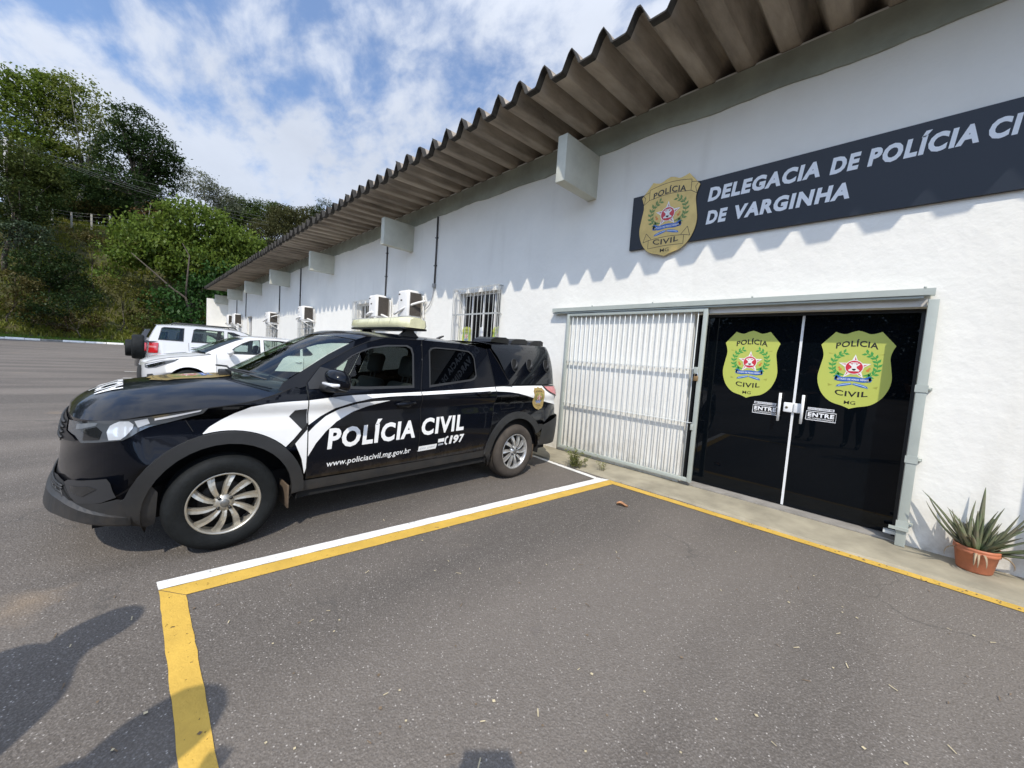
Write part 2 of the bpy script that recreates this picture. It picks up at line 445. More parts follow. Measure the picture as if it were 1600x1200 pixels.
# ------------------------------------------------------------------ vehicles
# car space: u = metres behind the front axle, lat = metres from the centre line, z = height; object space is (-u, lat, z)
PAINT_BLACK = mat('black_car_paint', (.003, .004, .007), .22, coat=.6, spec=.08)
def dusty(mt, z0, z1, amt):
    """road dust spattered over the lower body, in patches"""
    nt = mt.node_tree; N = nt.nodes; L = nt.links; b = N['Principled BSDF']
    tc = N.new('ShaderNodeTexCoord'); sp = N.new('ShaderNodeSeparateXYZ'); L.new(tc.outputs['Object'], sp.inputs[0])
    g = N.new('ShaderNodeMapRange'); g.interpolation_type = 'SMOOTHSTEP'; g.inputs['From Min'].default_value = z1; g.inputs['From Max'].default_value = z0; L.new(sp.outputs['Z'], g.inputs['Value'])
    n = N.new('ShaderNodeTexNoise'); n.inputs['Scale'].default_value = 9; n.inputs['Detail'].default_value = 9; n.inputs['Roughness'].default_value = .7; L.new(tc.outputs['Object'], n.inputs['Vector'])
    r = N.new('ShaderNodeMapRange'); r.inputs['From Min'].default_value = .36; r.inputs['From Max'].default_value = .66; L.new(n.outputs['Fac'], r.inputs['Value'])
    m1 = N.new('ShaderNodeMath'); m1.operation = 'MULTIPLY'; L.new(g.outputs['Result'], m1.inputs[0]); L.new(r.outputs['Result'], m1.inputs[1])
    m2 = N.new('ShaderNodeMath'); m2.operation = 'MULTIPLY'; m2.inputs[1].default_value = amt; L.new(m1.outputs[0], m2.inputs[0])
    mx = N.new('ShaderNodeMix'); mx.data_type = 'RGBA'; L.new(m2.outputs[0], mx.inputs['Factor']); mx.inputs['B'].default_value = (.15, .115, .08, 1)
    if b.inputs['Base Color'].links: L.new(b.inputs['Base Color'].links[0].from_socket, mx.inputs['A'])
    else: mx.inputs['A'].default_value = b.inputs['Base Color'].default_value[:]
    L.new(mx.outputs['Result'], b.inputs['Base Color'])
    rg = N.new('ShaderNodeMapRange'); rg.inputs['To Min'].default_value = b.inputs['Roughness'].default_value; rg.inputs['To Max'].default_value = .9; L.new(m2.outputs[0], rg.inputs['Value']); L.new(rg.outputs['Result'], b.inputs['Roughness'])
    cw = b.inputs['Coat Weight'].default_value
    if cw: cg = N.new('ShaderNodeMapRange'); cg.inputs['To Min'].default_value = cw; cg.inputs['To Max'].default_value = 0; L.new(m2.outputs[0], cg.inputs['Value']); L.new(cg.outputs['Result'], b.inputs['Coat Weight'])
    return mt
dusty(PAINT_BLACK, .30, .56, .26)
PLASTIC = mat('grey_black_plastic', (.022, .023, .024), .55, var=.25, vscale=5)
dusty(PLASTIC, .20, .52, .24)
RUBBER = mat('tyre_rubber', (.010, .0115, .012), .7, var=.3, vscale=14, bump=.3, bscale=80, spec=.2)
RUBBER_DUSTY = mat('dusty_tyre_rubber', (.055, .045, .036), .9, var=.35, vscale=9, bump=.3, bscale=80)
ALLOY = mat('champagne_alloy', (.52, .49, .42), .38, .75, var=.12, vscale=12)
ALLOY_SILVER = mat('silver_alloy', (.58, .58, .57), .35, .75, var=.12, vscale=12)
DARK = mat('underbody_black', (.006, .006, .006), .9)
BRAKE = mat('brake_iron', (.05, .045, .04), .6, .6)
LAMP_BLACK = mat('headlamp_black', (.012, .013, .014), .12, coat=1.0)
CHROME = mat('chrome', (.75, .76, .78), .12, 1.0)
CARGLASS = glass_mat('car_window_glass', (.70, .79, .74), ior=1.45)
TINTGLASS = glass_mat('tinted_window_glass', (.04, .045, .05))
SCREENGLASS = glass_mat('windscreen_glass', (.74, .84, .78), ior=1.42)
SEAT = mat('dark_seat_cloth', (.018, .018, .02), .9)
DECAL_WHITE = mat('white_reflective_film', (.80, .80, .78), .35, var=.03)
DECAL_GREY = mat('grey_film', (.36, .38, .41), .4)
CREAM = mat('cream_lens_plastic', (.62, .60, .38), .22, var=.15, vscale=14, coat=.4)
LAMP_CLEAR = mat('headlamp_lens', (.60, .63, .66), .10, .25, spec=.8, coat=1.0)
LAMP_DARK = mat('headlamp_dark', (.085, .095, .105), .10, .3, coat=1.0)
LAMP_RED = mat('tail_lamp_red', (.42, .012, .015), .15, coat=1.0)
LAMP_PINK = mat('tail_lamp_pale_red', (.50, .16, .16), .2, coat=1.0)
LAMP_WHITE = mat('white_lens', (.75, .76, .78), .15, coat=.6)
PAINT_BLACK.node_tree.nodes['Principled BSDF'].inputs['Coat IOR'].default_value = 1.34
SEAM = mat('panel_gap_black', (.002, .002, .002), .8)
DIRT = mat('brown_road_dirt', (.10, .07, .045), .95, var=.3, vscale=20)

def loc3(p, side=1): return (-p[0], p[1] * side, p[2])
def arch(cx, cz, r, a0, a1, n=14, ry=None): return [(cx + r * math.cos(R(a0 + (a1 - a0) * i / n)), cz + (ry or r) * math.sin(R(a0 + (a1 - a0) * i / n))) for i in range(n + 1)]
def panel(name, loops, fmap, mats, parent, off=0.0, sides=(1,), step=.035, mb=None, mi=0, tris=None):
    """polygon(s) in (s, z) bent onto the car's side; both sides if asked"""
    if mb is None and len(sides) > 1:
        return [panel(name, loops, fmap, mats, parent, off, (sd,), step, None, mi, tris) for sd in sides]
    own = mb is None; mb = mb or MB()
    for sd in sides:
        fm = lambda a, b, sd=sd: loc3(fmap(a, b, off), sd)
        v, f = tris if tris else poly2d(loops)
        P, F, Nn = drape(v, f, fm, step)
        # make the normals face away from the centre line
        Nn = [(-q if (q.y * sd < -1e-4 or (abs(q.y) <= 1e-4 and q.x * (p.x) < 0)) else q) for p, q in zip(P, Nn)]
        F2 = []
        for t in F:
            a, b, c = P[t[0]], P[t[1]], P[t[2]]
            nf = (b - a).cross(c - a)
            F2.append(t if nf.dot(Nn[t[0]]) >= 0 else t[::-1])
        mb.sheet(P, F2, Nn, mi)
    return mb.build(name, mats, parent) if own else mb
def rim_lip(name, loop, fmap, off0, off1, mats, parent, sides=(1,), hollow=None):
    """raised trim: sheet at off1 plus walls down to off0"""
    if len(sides) > 1: return [rim_lip(name, loop, fmap, off0, off1, mats, parent, (sd,)) for sd in sides]
    mb = MB()
    panel('', [loop], fmap, None, None, off1, sides, mb=mb)
    for sd in sides:
        n = len(loop)
        vs = [loc3(fmap(a, b, off0), sd) for a, b in loop] + [loc3(fmap(a, b, off1), sd) for a, b in loop]
        mb.add(vs, [(i, (i+1) % n, n+(i+1) % n, n+i) for i in range(n)], 0, False)
    return mb.build(name, mats, parent)
def cross(mb, curve, bu, bz, p=2.5, nj=14, jmax=1.0, mi=0, j0=None, off=0.0):
    """surface spanning the car between a side curve [(u, lat, z)] and its mirror; bu, bz: bulge at the centre per curve point"""
    js = [(j0 if j0 is not None else -jmax) + (jmax - (j0 if j0 is not None else -jmax)) * k / nj for k in range(nj + 1)]
    vs = []; n = len(curve)
    for i, (u, l, z) in enumerate(curve):
        fu = bu[i] if isinstance(bu, (list, tuple)) else bu; fz = bz[i] if isinstance(bz, (list, tuple)) else bz
        for j in js:
            k = 1 - abs(j) ** p
            vs.append((-(u + fu * k), l * j, z + fz * k + off))
    fs = [(i*(nj+1)+j, (i+1)*(nj+1)+j, (i+1)*(nj+1)+j+1, i*(nj+1)+j+1) for i in range(n-1) for j in range(nj)]
    mb.add(vs, fs, mi, True); return mb
def ipl(tab, x, k):
    if x <= tab[0][0]: return tab[0][k]
    for a, b in zip(tab, tab[1:]):
        if x <= b[0]:
            t = (x - a[0]) / max(b[0] - a[0], 1e-9); return a[k] + (b[k] - a[k]) * t
    return tab[-1][k]

def wheel(parent, u, lat, rad, width, rimr, spokes, alloy, rubber, side=1, twist=.35, name='wheel', steer=0.0, phase=0.0, simple=False):
    """tyre, rim and hub; lat is the outer face"""
    w = link(name, MB().lathe([(.0, -.5*width), (rimr*.96, -.5*width), (rimr*.97, -.1*width), (.02, -.1*width)], 32).mesh(name), [DARK], parent, (-u, side*(lat - width/2), rad), R(steer) + (math.pi if side < 0 else 0))
    h = width / 2
    t = MB().lathe([(rimr*.97, -h*.75), (rimr*1.02, -h*.95), (rad*.86, -h), (rad*.955, -h*.86), (rad*.992, -h*.55), (rad, -h*.32), (rad*.975, -h*.30), (rad*.975, -h*.24), (rad, -h*.22), (rad, -.01), (rad*.975, -.008), (rad*.975, .008), (rad, .01), (rad, h*.22),
                    (rad*.975, h*.24), (rad*.975, h*.30), (rad, h*.32), (rad*.992, h*.55), (rad*.955, h*.86), (rad*.86, h), (rad*.80, h*1.01), (rimr*1.06, h*.97), (rimr*1.01, h*.9), (rimr*.97, h*.75)], 72, close=True)
    if not simple:
        for k in range(0):
            a = 2*math.pi*k/60
            M = Matrix.Rotation(-a, 4, 'Y')
            t.box((rad*.95, h*.58, -.006), (rad*.996, h*.90, .006), 0, M=M)
    t.build('tyre', [rubber], w)
    rm = MB()
    rm.lathe([(rimr*.90, h*.45), (rimr*.93, h*.80), (rimr*.965, h*.90), (rimr*1.0, h*.88), (rimr*.985, h*.6), (rimr*.93, -h*.2)], 56)
    for k in range(spokes):
        a0 = 2*math.pi*k/spokes + phase
        vs = []; N_ = 7
        for i in range(N_):
            q = i/(N_-1); r = .040 + (rimr*.935 - .040) * q; a = a0 + twist * q
            hw = (.012 + .012 * q) * (rimr / .2); y = h * (.62 + .22 * math.sin(math.pi * min(1, q*.9 + .1)))
            c, s_ = math.cos(a), math.sin(a)
            for (o, d) in ((-hw, -.022), (-hw*.86, 0), (0, -.004), (hw*.86, 0), (hw, -.022)):
                vs.append((r*c - o*s_, y + d, r*s_ + o*c))
        fs = [(i*5+j, i*5+j+1, (i+1)*5+j+1, (i+1)*5+j) for i in range(N_-1) for j in range(4)]
        rm.add(vs, fs, 0, False)
    rm.lathe([(.0, h*.80), (.030, h*.80), (.034, h*.76), (.058, h*.70), (.06, h*.45)], 24)
    rm.build('rim', [alloy], w)
    if not simple:
        c = MB().lathe([(.0, h*.84), (.024, h*.835), (.028, h*.78)], 20); c.build('hub_cap', [mat('hub_cap_grey', (.20, .20, .19), .4, .6)], w)
        n = MB()
        for k in range(4):
            a = math.pi/4 + k*math.pi/2 + .1; n.lathe([(.0, h*.84), (.009, h*.84), (.011, h*.68)], 10, c=(.045*math.cos(a), 0, .045*math.sin(a)))
        n.build('lug_bolts', [mat('bolt_dark', (.04, .04, .04), .4, .8)], w)
        d = MB().lathe([(.02, h*.1), (.13, h*.1), (.135, h*.0), (.02, h*.0)], 32, close=True); d.build('brake_disc', [BRAKE], w)
    return w
def seat(parent, u, lat, zb=.42, back=.66):
    mb = MB()
    mb.box((-.02, -.24, 0), (.46, .24, .16), bev=.05)
    M = Matrix.Translation((-.02, 0, .10)) @ Matrix.Rotation(R(-14), 4, 'Y')
    mb.box((-.12, -.24, 0), (.02, .24, back-.08), bev=.055, M=M)
    mb.box((-.10, -.13, back-.02), (.0, .13, back+.20), bev=.045, M=M)
    mb.tube([M @ Vector((-.05, -.05, back-.1)), M @ Vector((-.05, -.05, back))], .008); mb.tube([M @ Vector((-.05, .05, back-.1)), M @ Vector((-.05, .05, back))], .008)
    return mb.build('seat', [SEAT], parent, (-u, lat, zb))

PICK = CarMap(-.36, .395, 2.6, 3.22, .46, 3.6, .845,
   [(.2, -.09), (.32, -.035), (.45, -.012), (.62, 0), (.78, -.006), (.88, -.022), (.96, -.004), (1.02, -.02), (1.06, -.044), (1.12, -.07)],
   [(.2, .0), (.3, .03), (.45, .02), (.6, .0), (.75, -.01), (.86, -.03), (.95, -.08), (1.05, -.2)],
   [(.2, -.05), (.35, .0), (.6, .0), (.8, -.03), (1.1, -.05)])
def PF(s, z, off=0.0):   # the same skin, with the nose drawn out a little
    if s < -.5: z -= .02 * min(1, (-.5 - s) / .15); s = -.505 + (s + .5) * 1.27
    return PICK(s, z, off)
def PG(u, z, off=0.0): return (u, .80 - .42 * (z - 1.06) - .006 * (u - 1.6) ** 2 + off, z)
CANOPY = CarMap(1.9, .1, 2.5, 3.36, .22, 4.0, .78, [(1.06, .0), (1.2, -.022), (1.35, -.06), (1.46, -.10), (1.53, -.14), (1.60, -.20)], [(1, 0), (2, 0)], [(1.06, .03), (1.3, .025), (1.48, .0), (1.60, -.05)])

def build_pickup():
    car = thing('police_pickup', 'black double-cab police pickup with white side livery and a light bar on its roof', 'pickup truck', (PU_LOC[0], PU_LOC[1], 0), PU_ROT)
    S2 = (1, -1)
    zE = lambda s: sm(s, [(PICK.s0, .888), (-.95, .884), (-.854, .880), (-.588, .884), (-.469, .897), (-.39, .912), (-.20, .938), (-.09, .950), (.136, .985), (.30, 1.035), (.40, 1.075)])
    FA = arch(0, .315, .402, 208, -18, 26); RA = arch(2.741, .315, .392, 203, -25, 26)
    # ---- body shell below the belt (front wings, bumper skin, bed sides), doors apart
    hl = [(-.809, .880), (-.654, .893), (-.565, .895), (-.469, .893), (-.39, .905), (-.206, .932), (-.091, .952), (-.118, .915), (-.199, .892), (-.284, .868), (-.361, .849), (-.405, .826), (-.445, .795), (-.476, .778), (-.553, .776), (-.653, .775), (-.700, .810), (-.785, .825)]
    top = [(s, zE(s)) for s in [PICK.s0 + (.40 - PICK.s0) * i / 44 for i in range(45)]]
    front = top + [(.47, 1.055), (.488, 1.055), (.492, .385), (.43, .385)] + FA[::-1][1:-1] + [(-.36, .26), (-.55, .30), (PICK.s0, .34)]
    body = MB()
    panel('', [front], PICK, None, None, 0, S2, .018, mb=body)
    bed = [(2.405, 1.055), (2.397, .95), (2.362, .816), (2.318, .50)] + RA[:-1] + [(3.10, .36), (3.25, .33), (PICK.s1, .36), (PICK.s1, 1.06), (3.6, 1.075), (3.3, 1.085), (2.65, 1.085), (2.45, 1.07)]
    panel('', [bed], PICK, None, None, 0, S2, mb=body)
    sill = [(.445, .375), (.445, .29), (2.315, .31), (2.305, .385)]
    # cowl corners, cab pillars and quarter panels
    cpill = [(2.407, 1.05), (2.40, 1.31), (2.385, 1.478), (2.44, 1.482), (2.53, 1.335), (2.66, 1.085), (2.66, 1.05)]
    panel('', [cpill], PG, None, None, 0, S2, mb=body)
    apill = [(.30, 1.05), (.335, 1.104), (.46, 1.186), (.672, 1.326), (.91, 1.457), (1.00, 1.492), (1.185, 1.502), (.872, 1.392), (.594, 1.233), (.49, 1.109), (.485, 1.05)]
    panel('', [apill], PG, None, None, 0, S2, mb=body)
    bshell = body.weld().build('body', [PAINT_BLACK], car)
    # inner dark shell
    ib = MB()
    ib.box((-3.55, -.60, .22), (.60, .60, .42)); ib.box((-3.5, -.74, .42), (-2.50, .74, 1.0)); ib.box((-.30, -.52, .42), (.60, .52, .80))
    for sd in (1, -1):
        lo, hi = (.60, .78) if sd > 0 else (-.78, -.60)
        ib.box((-2.31, lo, .24), (-.44, hi, .36))
    for u in (0, 2.741):
        for sd in (1, -1):
            v = [(-(u + .44 * math.cos(R(a))), y * sd, .315 + .44 * math.sin(R(a))) for a in range(-10, 191, 10) for y in (.50, .815)]
            n = len(v) // 2; ib.add(v, [(2*i, 2*i+1, 2*i+3, 2*i+2) for i in range(n-1)])
            ib.add([(-(u + .44 * math.cos(R(a))), .50 * sd, .315 + .44 * math.sin(R(a))) for a in range(-10, 191, 10)], [tuple(range(21))])
    ib.build('underbody', [DARK], car)
    # ---- bonnet
    st = [PICK.s0 + (.43 - PICK.s0) * (i / 46) for i in range(47)]
    edge = [PICK(s, zE(s)) for s in st]; edge[0] = (edge[0][0], .004, edge[0][2])
    zC = lambda u: sm(u, [(-.72, .905), (-.68, .945), (-.60, .992), (-.46, 1.045), (-.28, 1.073), (0, 1.097), (.3, 1.108), (.46, 1.11)])
    hb = MB(); cross(hb, edge, [-.0] * 47, [max(0, zC(u) - z) for u, l, z in edge], 2.3, 24)
    hood = hb.build('bonnet', [PAINT_BLACK], car)
    etab = sorted(edge)
    def HM(u, lat, off=0.0):
        le, ze = ipl(etab, u, 1), ipl(etab, u, 2); j = min(1, abs(lat) / max(le, .01))
        return (-u, lat, ze + max(0, zC(u) - ze) * (1 - j ** 2.3) + .002 + off)
    # cowl under the windscreen
    cw = MB(); cross(cw, [(.40, .79, 1.06), (.46, .79, 1.075), (.50, .78, 1.09)], [.0, -.05, -.1], [.05, .04, .03], 2.4, 16); cw.build('cowl', [PLASTIC], car)
    # ---- windscreen, roof
    acur = [(.335, 1.104), (.46, 1.186), (.567, 1.257), (.672, 1.326), (.79, 1.397), (.91, 1.457), (1.00, 1.492)]
    ac3 = [PG(u, z) for u, z in acur]
    ws = MB(); cross(ws, ac3, [-.20, -.185, -.17, -.155, -.14, -.125, -.11], [.015, .02, .025, .03, .03, .035, .035], 2.2, 22, .985); ws.build('windscreen', [SCREENGLASS], car)
    fr = MB(); cross(fr, [(u, l + .004, z + .003) for u, l, z in ac3[-2:]] + [PG(1.06, 1.503)], [-.128, -.112, -.09], [.033, .038, .04], 2.2, 22); fr.build('windscreen_header', [PAINT_BLACK], car)
    rc = [PG(1.00, 1.494), PG(1.10, 1.503), PG(1.185, 1.505), PG(1.56, 1.510), PG(2.0, 1.506), PG(2.25, 1.496), PG(2.39, 1.478), PG(2.44, 1.455)]
    rf = MB(); cross(rf, rc, [-.11, -.08, -.05, 0, 0, 0, .01, .02], [.036, .044, .05, .055, .052, .045, .03, .0], 2.6, 22); rf.build('roof', [PAINT_BLACK], car)
    bw = MB(); cross(bw, [PG(2.44, 1.45), PG(2.5, 1.30), PG(2.5, 1.0)], 0, 0, 2, 4); bw.build('cab_back', [PAINT_BLACK], car)
    # ---- doors
    for nm, low, up, win, glass in (
        ('front_door', [(.497, 1.055), (.497, .385), (1.430, .385), (1.434, .451), (1.452, .95), (1.454, 1.055)],
         [(.494, 1.05), (.492, 1.107), (.596, 1.231), (.872, 1.389), (1.02, 1.452), (1.183, 1.499), (1.350, 1.505), (1.553, 1.506), (1.520, 1.30), (1.456, 1.05)],
         [(.665, 1.085), (.725, 1.222), (.865, 1.322), (.95, 1.362), (1.035, 1.394), (1.18, 1.422), (1.375, 1.434), (1.418, 1.415), (1.426, 1.36), (1.375, 1.086), (.95, 1.078)], CARGLASS),
        ('rear_door', [(1.460, 1.055), (1.458, .95), (1.440, .451), (1.436, .385), (2.312, .385), (2.314, .50), (2.358, .816), (2.392, .95), (2.401, 1.055)],
         [(1.462, 1.05), (1.526, 1.30), (1.560, 1.506), (1.80, 1.508), (2.05, 1.503), (2.25, 1.493), (2.380, 1.474), (2.395, 1.31), (2.402, 1.05)],
         [(1.570, 1.090), (1.600, 1.24), (1.632, 1.405), (1.66, 1.428), (1.71, 1.438), (1.95, 1.436), (2.111, 1.426), (2.150, 1.40), (2.168, 1.355), (2.150, 1.190), (2.115, 1.160), (2.064, 1.146)], TINTGLASS)):
        d = MB()
        panel('', [low], PICK, None, None, 0, (1,), mb=d)
        panel('', [up, win], PG, None, None, 0, (1,), mb=d)
        dd = d.build(nm, [PAINT_BLACK], car)
        # satin black frame round the glass
        def grow(pl, k):
            cx = sum(q[0] for q in pl) / len(pl); cz = sum(q[1] for q in pl) / len(pl)
            return [(cx + (a - cx) * (1 + k), cz + (b - cz) * (1 + k * 1.9)) for a, b in pl]
        panel('window_frame', [grow(win, .055), win], PG, [PLASTIC], dd, .003)
        panel('window', [grow(win, .01)], PG, [glass], dd, -.008)
        o = MB(); panel('', [low], PICK, None, None, 0, (-1,), mb=o); panel('', [up, win], PG, None, None, 0, (-1,), mb=o)
        ob = o.build(nm, [PAINT_BLACK], car); panel('window', [grow(win, .01)], PG, [glass], ob, -.008, (-1,))
        hu, hz = (1.21, .925) if nm == 'front_door' else (2.13, 1.005)
        hm = MB()
        pts = [PICK(hu - .02 + .20 * t, hz + .010 * t, .012 + .022 * math.sin(math.pi * t)) for t in [i / 10 for i in range(11)]]
        hm.tube([loc3(q) for q in pts], [.010, .014, .016, .017, .017, .017, .017, .017, .016, .014, .010], 8)
        hv = circ(hu + .08, hz - .004, .075, 20, .034); P_, F_, N_ = drape(*poly2d([hv]), lambda a, b: loc3(PICK(a, b, .0015))); hm.add(P_, F_, 1, True)
        hm.build('handle', [PAINT_BLACK, DARK], dd)
        if nm == 'front_door':
            panel('mirror_patch', [[(.505, 1.06), (.50, 1.105), (.60, 1.228), (.70, 1.205), (.655, 1.07)]], PG, [PLASTIC], dd, .004)
            mm = MB()
            bm = bmesh.new(); bmesh.ops.create_uvsphere(bm, u_segments=20, v_segments=14, radius=1)
            for w in bm.verts:
                x, y, z = w.co; k = .105 if x > 0 else .055
                sgn = lambda t, p: math.copysign(abs(t) ** p, t)
                w.co = Vector((-.66 + k * sgn(x, .9), .985 + .125 * sgn(y, .8), 1.145 + .075 * sgn(z, .8) + .02 * x - .012 * y))
            mm.bm(bm, 0, True)
            mm.box((-.70, .80, 1.055), (-.60, 1.03, 1.09), 1, .016)
            mm.tube([(-.60, .80, 1.075), (-.64, .90, 1.08)], .035, 8, 1)
            mm.box((-.615, .90, 1.105), (-.555, 1.10, 1.128), 2, .010, Matrix.Translation((0, 0, 0)))
            mm.build('wing_mirror', [PAINT_BLACK, PLASTIC, LAMP_WHITE], dd)
    # other mirror
    mm = MB(); bm = bmesh.new(); bmesh.ops.create_uvsphere(bm, u_segments=14, v_segments=10, radius=1)
    for w in bm.verts: w.co = Vector((-.66 + .085 * w.co.x, -.985 + .125 * w.co.y, 1.145 + .075 * w.co.z))
    mm.bm(bm, 0, True); mm.build('wing_mirror', [PAINT_BLACK], car)
    # ---- sills, flares, bumper cladding
    panel('sill', [sill], PICK, [PLASTIC], car, .004, S2)
    fo = arch(0, .315, .478, 165, -2, 22); fi = arch(0, .315, .400, -20, 196, 22)
    rim_lip('wheel_arch', [(-.475, .43)] + fo + [(.455, .30), (.40, .29), (.385, .26)] + fi[1:] + [(-.40, .26), (-.44, .30)], PICK, -.005, .024, [PLASTIC], car, S2)
    fo = arch(2.741, .315, .468, 176, 38, 20); fi = arch(2.741, .315, .390, 28, 200, 20)
    rim_lip('wheel_arch', [(2.27, .345)] + fo + [(3.20, .605), (3.205, .56), (3.12, .50)] + fi + [(2.365, .33), (2.30, .31)], PICK, -.005, .024, [PLASTIC], car, S2)
    clad = [(PICK.s0, .52), (-1.0, .52), (-.87, .545), (-.77, .535), (-.68, .44), (-.545, .424), (-.493, .438), (-.397, .414), (-.386, .450), (-.368, .52), (-.325, .45), (-.335, .24), (-.37, .225), (-.572, .315), (-.825, .345), (-1.0, .35), (PICK.s0, .35)]
    panel('bumper_cladding', [clad], PF, [PLASTIC], car, .006, S2)
    # splitter lip
    lp = MB()
    for sd in S2:
        ss = [PICK.s0 + (-.37 - PICK.s0) * i / 24 for i in range(25)]; vs = []
        for s in ss:
            a = PICK(s, .30, .0); q = min(1, (-s - .37) / .50); e = .006 + .034 * max(0, q) ** 1.3; zl = .245 + .075 * min(1, max(0, (-s - .37) / .45))
            for (o, z) in ((.004, zl + .06 + .07 * max(0, q)), (e * .8, zl + .045 + .06 * max(0, q)), (e, zl + .012), (e - .025, zl - .012), (-.06, zl - .010)): vs.append(loc3(PICK(s, z, o), sd))
        lp.add(vs, [(i*5+j, i*5+j+1, i*5+j+6, i*5+j+5) for i in range(24) for j in range(4)], 0, False)
    lp.build('front_lip', [PLASTIC], car)
    # fog recess, grille, plate
    fg = [(-.760, .532), (-.725, .552), (-.691, .559), (-.60, .565), (-.527, .566), (-.514, .539), (-.505, .49), (-.497, .450), (-.544, .427), (-.649, .428), (-.69, .455)]
    panel('fog_lamp_recess', [fg], PF, [mat('fog_recess', (.03, .031, .033), .3)], car, .007, S2)
    panel('fog_lamp', [[(-.70, .525), (-.60, .53), (-.56, .51), (-.62, .47), (-.69, .49)]], PF, [LAMP_BLACK], car, .010, S2)
    panel('lower_grille', [[(PICK.s0, .515), (-.94, .510), (-.79, .518), (-.685, .442), (-.85, .405), (PICK.s0, .40)]], PF, [DARK], car, .009, S2)
    gb = MB()
    for z in (.42, .445, .47, .495, .51):
        for sd in S2: gb.tube([loc3(PF(s, z, .012), sd) for s in [PICK.s0 + (-.76 - PICK.s0) * i / 10 for i in range(11)]], .006, 5)
    for k in range(9):
        s = -.73 - .075 * k
        for sd in S2: gb.tube([loc3(PF(s, .42, .012), sd), loc3(PF(s - .06, .512, .012), sd)], .006, 5)
    gb.build('grille_mesh', [PLASTIC], car)
    panel('grille', [[(PICK.s0, .895), (-.95, .895), (-.83, .880), (-.815, .82), (-.72, .800), (-.685, .778), (-.80, .765), (-.95, .745), (-1.05, .70), (PICK.s0, .66)]], PF, [mat('grille_black', (.012, .012, .013), .35)], car, .004, S2)
    gs = MB()
    for z in (.77, .80, .83, .86):
        for sd in S2: gs.tube([loc3(PF(s, z, .010), sd) for s in [PICK.s0 + (-.86 - PICK.s0) * i / 12 for i in range(13)]], .008, 5)
    gs.build('grille_slats', [PLASTIC], car)
    pl = MB(); pl.box((.736, -.18, .53), (.748, .18, .64), 0, .004); pl.build('number_plate', [mat('plate_white', (.6, .6, .58), .4)], car)
    # ---- lamps
    for sd in S2:
        hl_ = panel('headlight', [hl], PF, [LAMP_DARK], car, .004, (sd,))
        panel('reflector', [[(-.532, .831), (-.521, .864), (-.490, .886), (-.448, .886), (-.428, .866), (-.432, .845), (-.455, .811), (-.482, .784), (-.523, .784)]], PF, [LAMP_CLEAR], hl_, .006, (sd,))
        panel('reflector', [[(-.70, .845), (-.70, .876), (-.60, .886), (-.573, .884), (-.580, .869), (-.65, .855)]], PF, [mat('lamp_mid', (.2, .22, .24), .1, .3, coat=1.0)], hl_, .006, (sd,))
        panel('lamp_bezel', [[(-.64, .79), (-.56, .79), (-.55, .835), (-.575, .862), (-.64, .850)]], PF, [LAMP_BLACK], hl_, .006, (sd,))
        panel('light_strip', [[(-.34, .897), (-.25, .914), (-.125, .940), (-.132, .930), (-.25, .901), (-.34, .884)]], PF, [LAMP_WHITE], hl_, .006, (sd,))
        panel('lamp_trim', [[(-.425, .886), (-.37, .898), (-.36, .868), (-.41, .848)]], PF, [LAMP_CLEAR], hl_, .0055, (sd,))
        tl = panel('tail_light', [[(3.215, 1.076), (3.30, 1.080), (3.60, 1.078), (3.66, 1.03), (3.62, .90), (3.52, .90), (3.43, .955), (3.33, .985), (3.26, 1.02)]], PICK, [LAMP_BLACK], car, .006, (sd,))
        panel('tail_lens', [[(3.245, 1.068), (3.32, 1.070), (3.58, 1.066), (3.63, 1.02), (3.58, .93), (3.50, .94), (3.43, .975), (3.34, 1.00), (3.285, 1.03)]], PICK, [LAMP_PINK], tl, .012, (sd,))
    panel('rear_bumper', [[(3.165, .34), (3.19, .595), (3.25, .61), (3.5, .69), (PICK.s1, .69), (PICK.s1, .36), (3.35, .33)]], PICK, [PLASTIC], car, .028, S2)
    # ---- canopy over the bed
    cz = [1.075, 1.12, 1.2, 1.3, 1.4, 1.48, 1.53, 1.56]
    cb = MB()
    csh = [(2.50, 1.395), (2.655, 1.088), (CANOPY.s1, 1.095), (CANOPY.s1, 1.570), (3.3, 1.572), (2.9, 1.56), (2.45, 1.53), (2.43, 1.49)]
    panel('', [csh], CANOPY, None, None, 0, S2, mb=cb)
    st = [2.45 + (CANOPY.s1 - 2.45) * i / 30 for i in range(31)]
    ed = [CANOPY(s, min(1.572, 1.53 + .06 * (s - 2.45))) for s in st]; ed[-1] = (ed[-1][0], .004, ed[-1][2])
    cross(cb, ed, 0, [.035 * min(1, (ed[-1][0] - e[0]) / .25) for e in ed], 3, 16)
    can = cb.weld().build('canopy', [PAINT_BLACK], car)
    for u, z in ((2.755, 1.315), (3.02, 1.32), (3.345, 1.325)):   # round air scoops in the canopy side
        for sd in S2:
            c = circ(u, z, .052, 20, .072); vmb = MB()
            panel('', [c], CANOPY, None, None, .003, (sd,), mb=vmb)
            vmb.tube([loc3(CANOPY(a, b, .006), sd) for a, b in c + c[:1]], .006, 6, 1, cap=False)
            vmb.tube([loc3(CANOPY(u + .03 - .06 * t, z + .05 - .10 * t, .010 + .03 * math.sin(math.pi * t)), sd) for t in [i / 8 for i in range(9)]], [.004, .010, .014, .016, .016, .016, .014, .010, .004], 6, 1)
            vmb.build('side_vent', [DARK, PLASTIC], can)
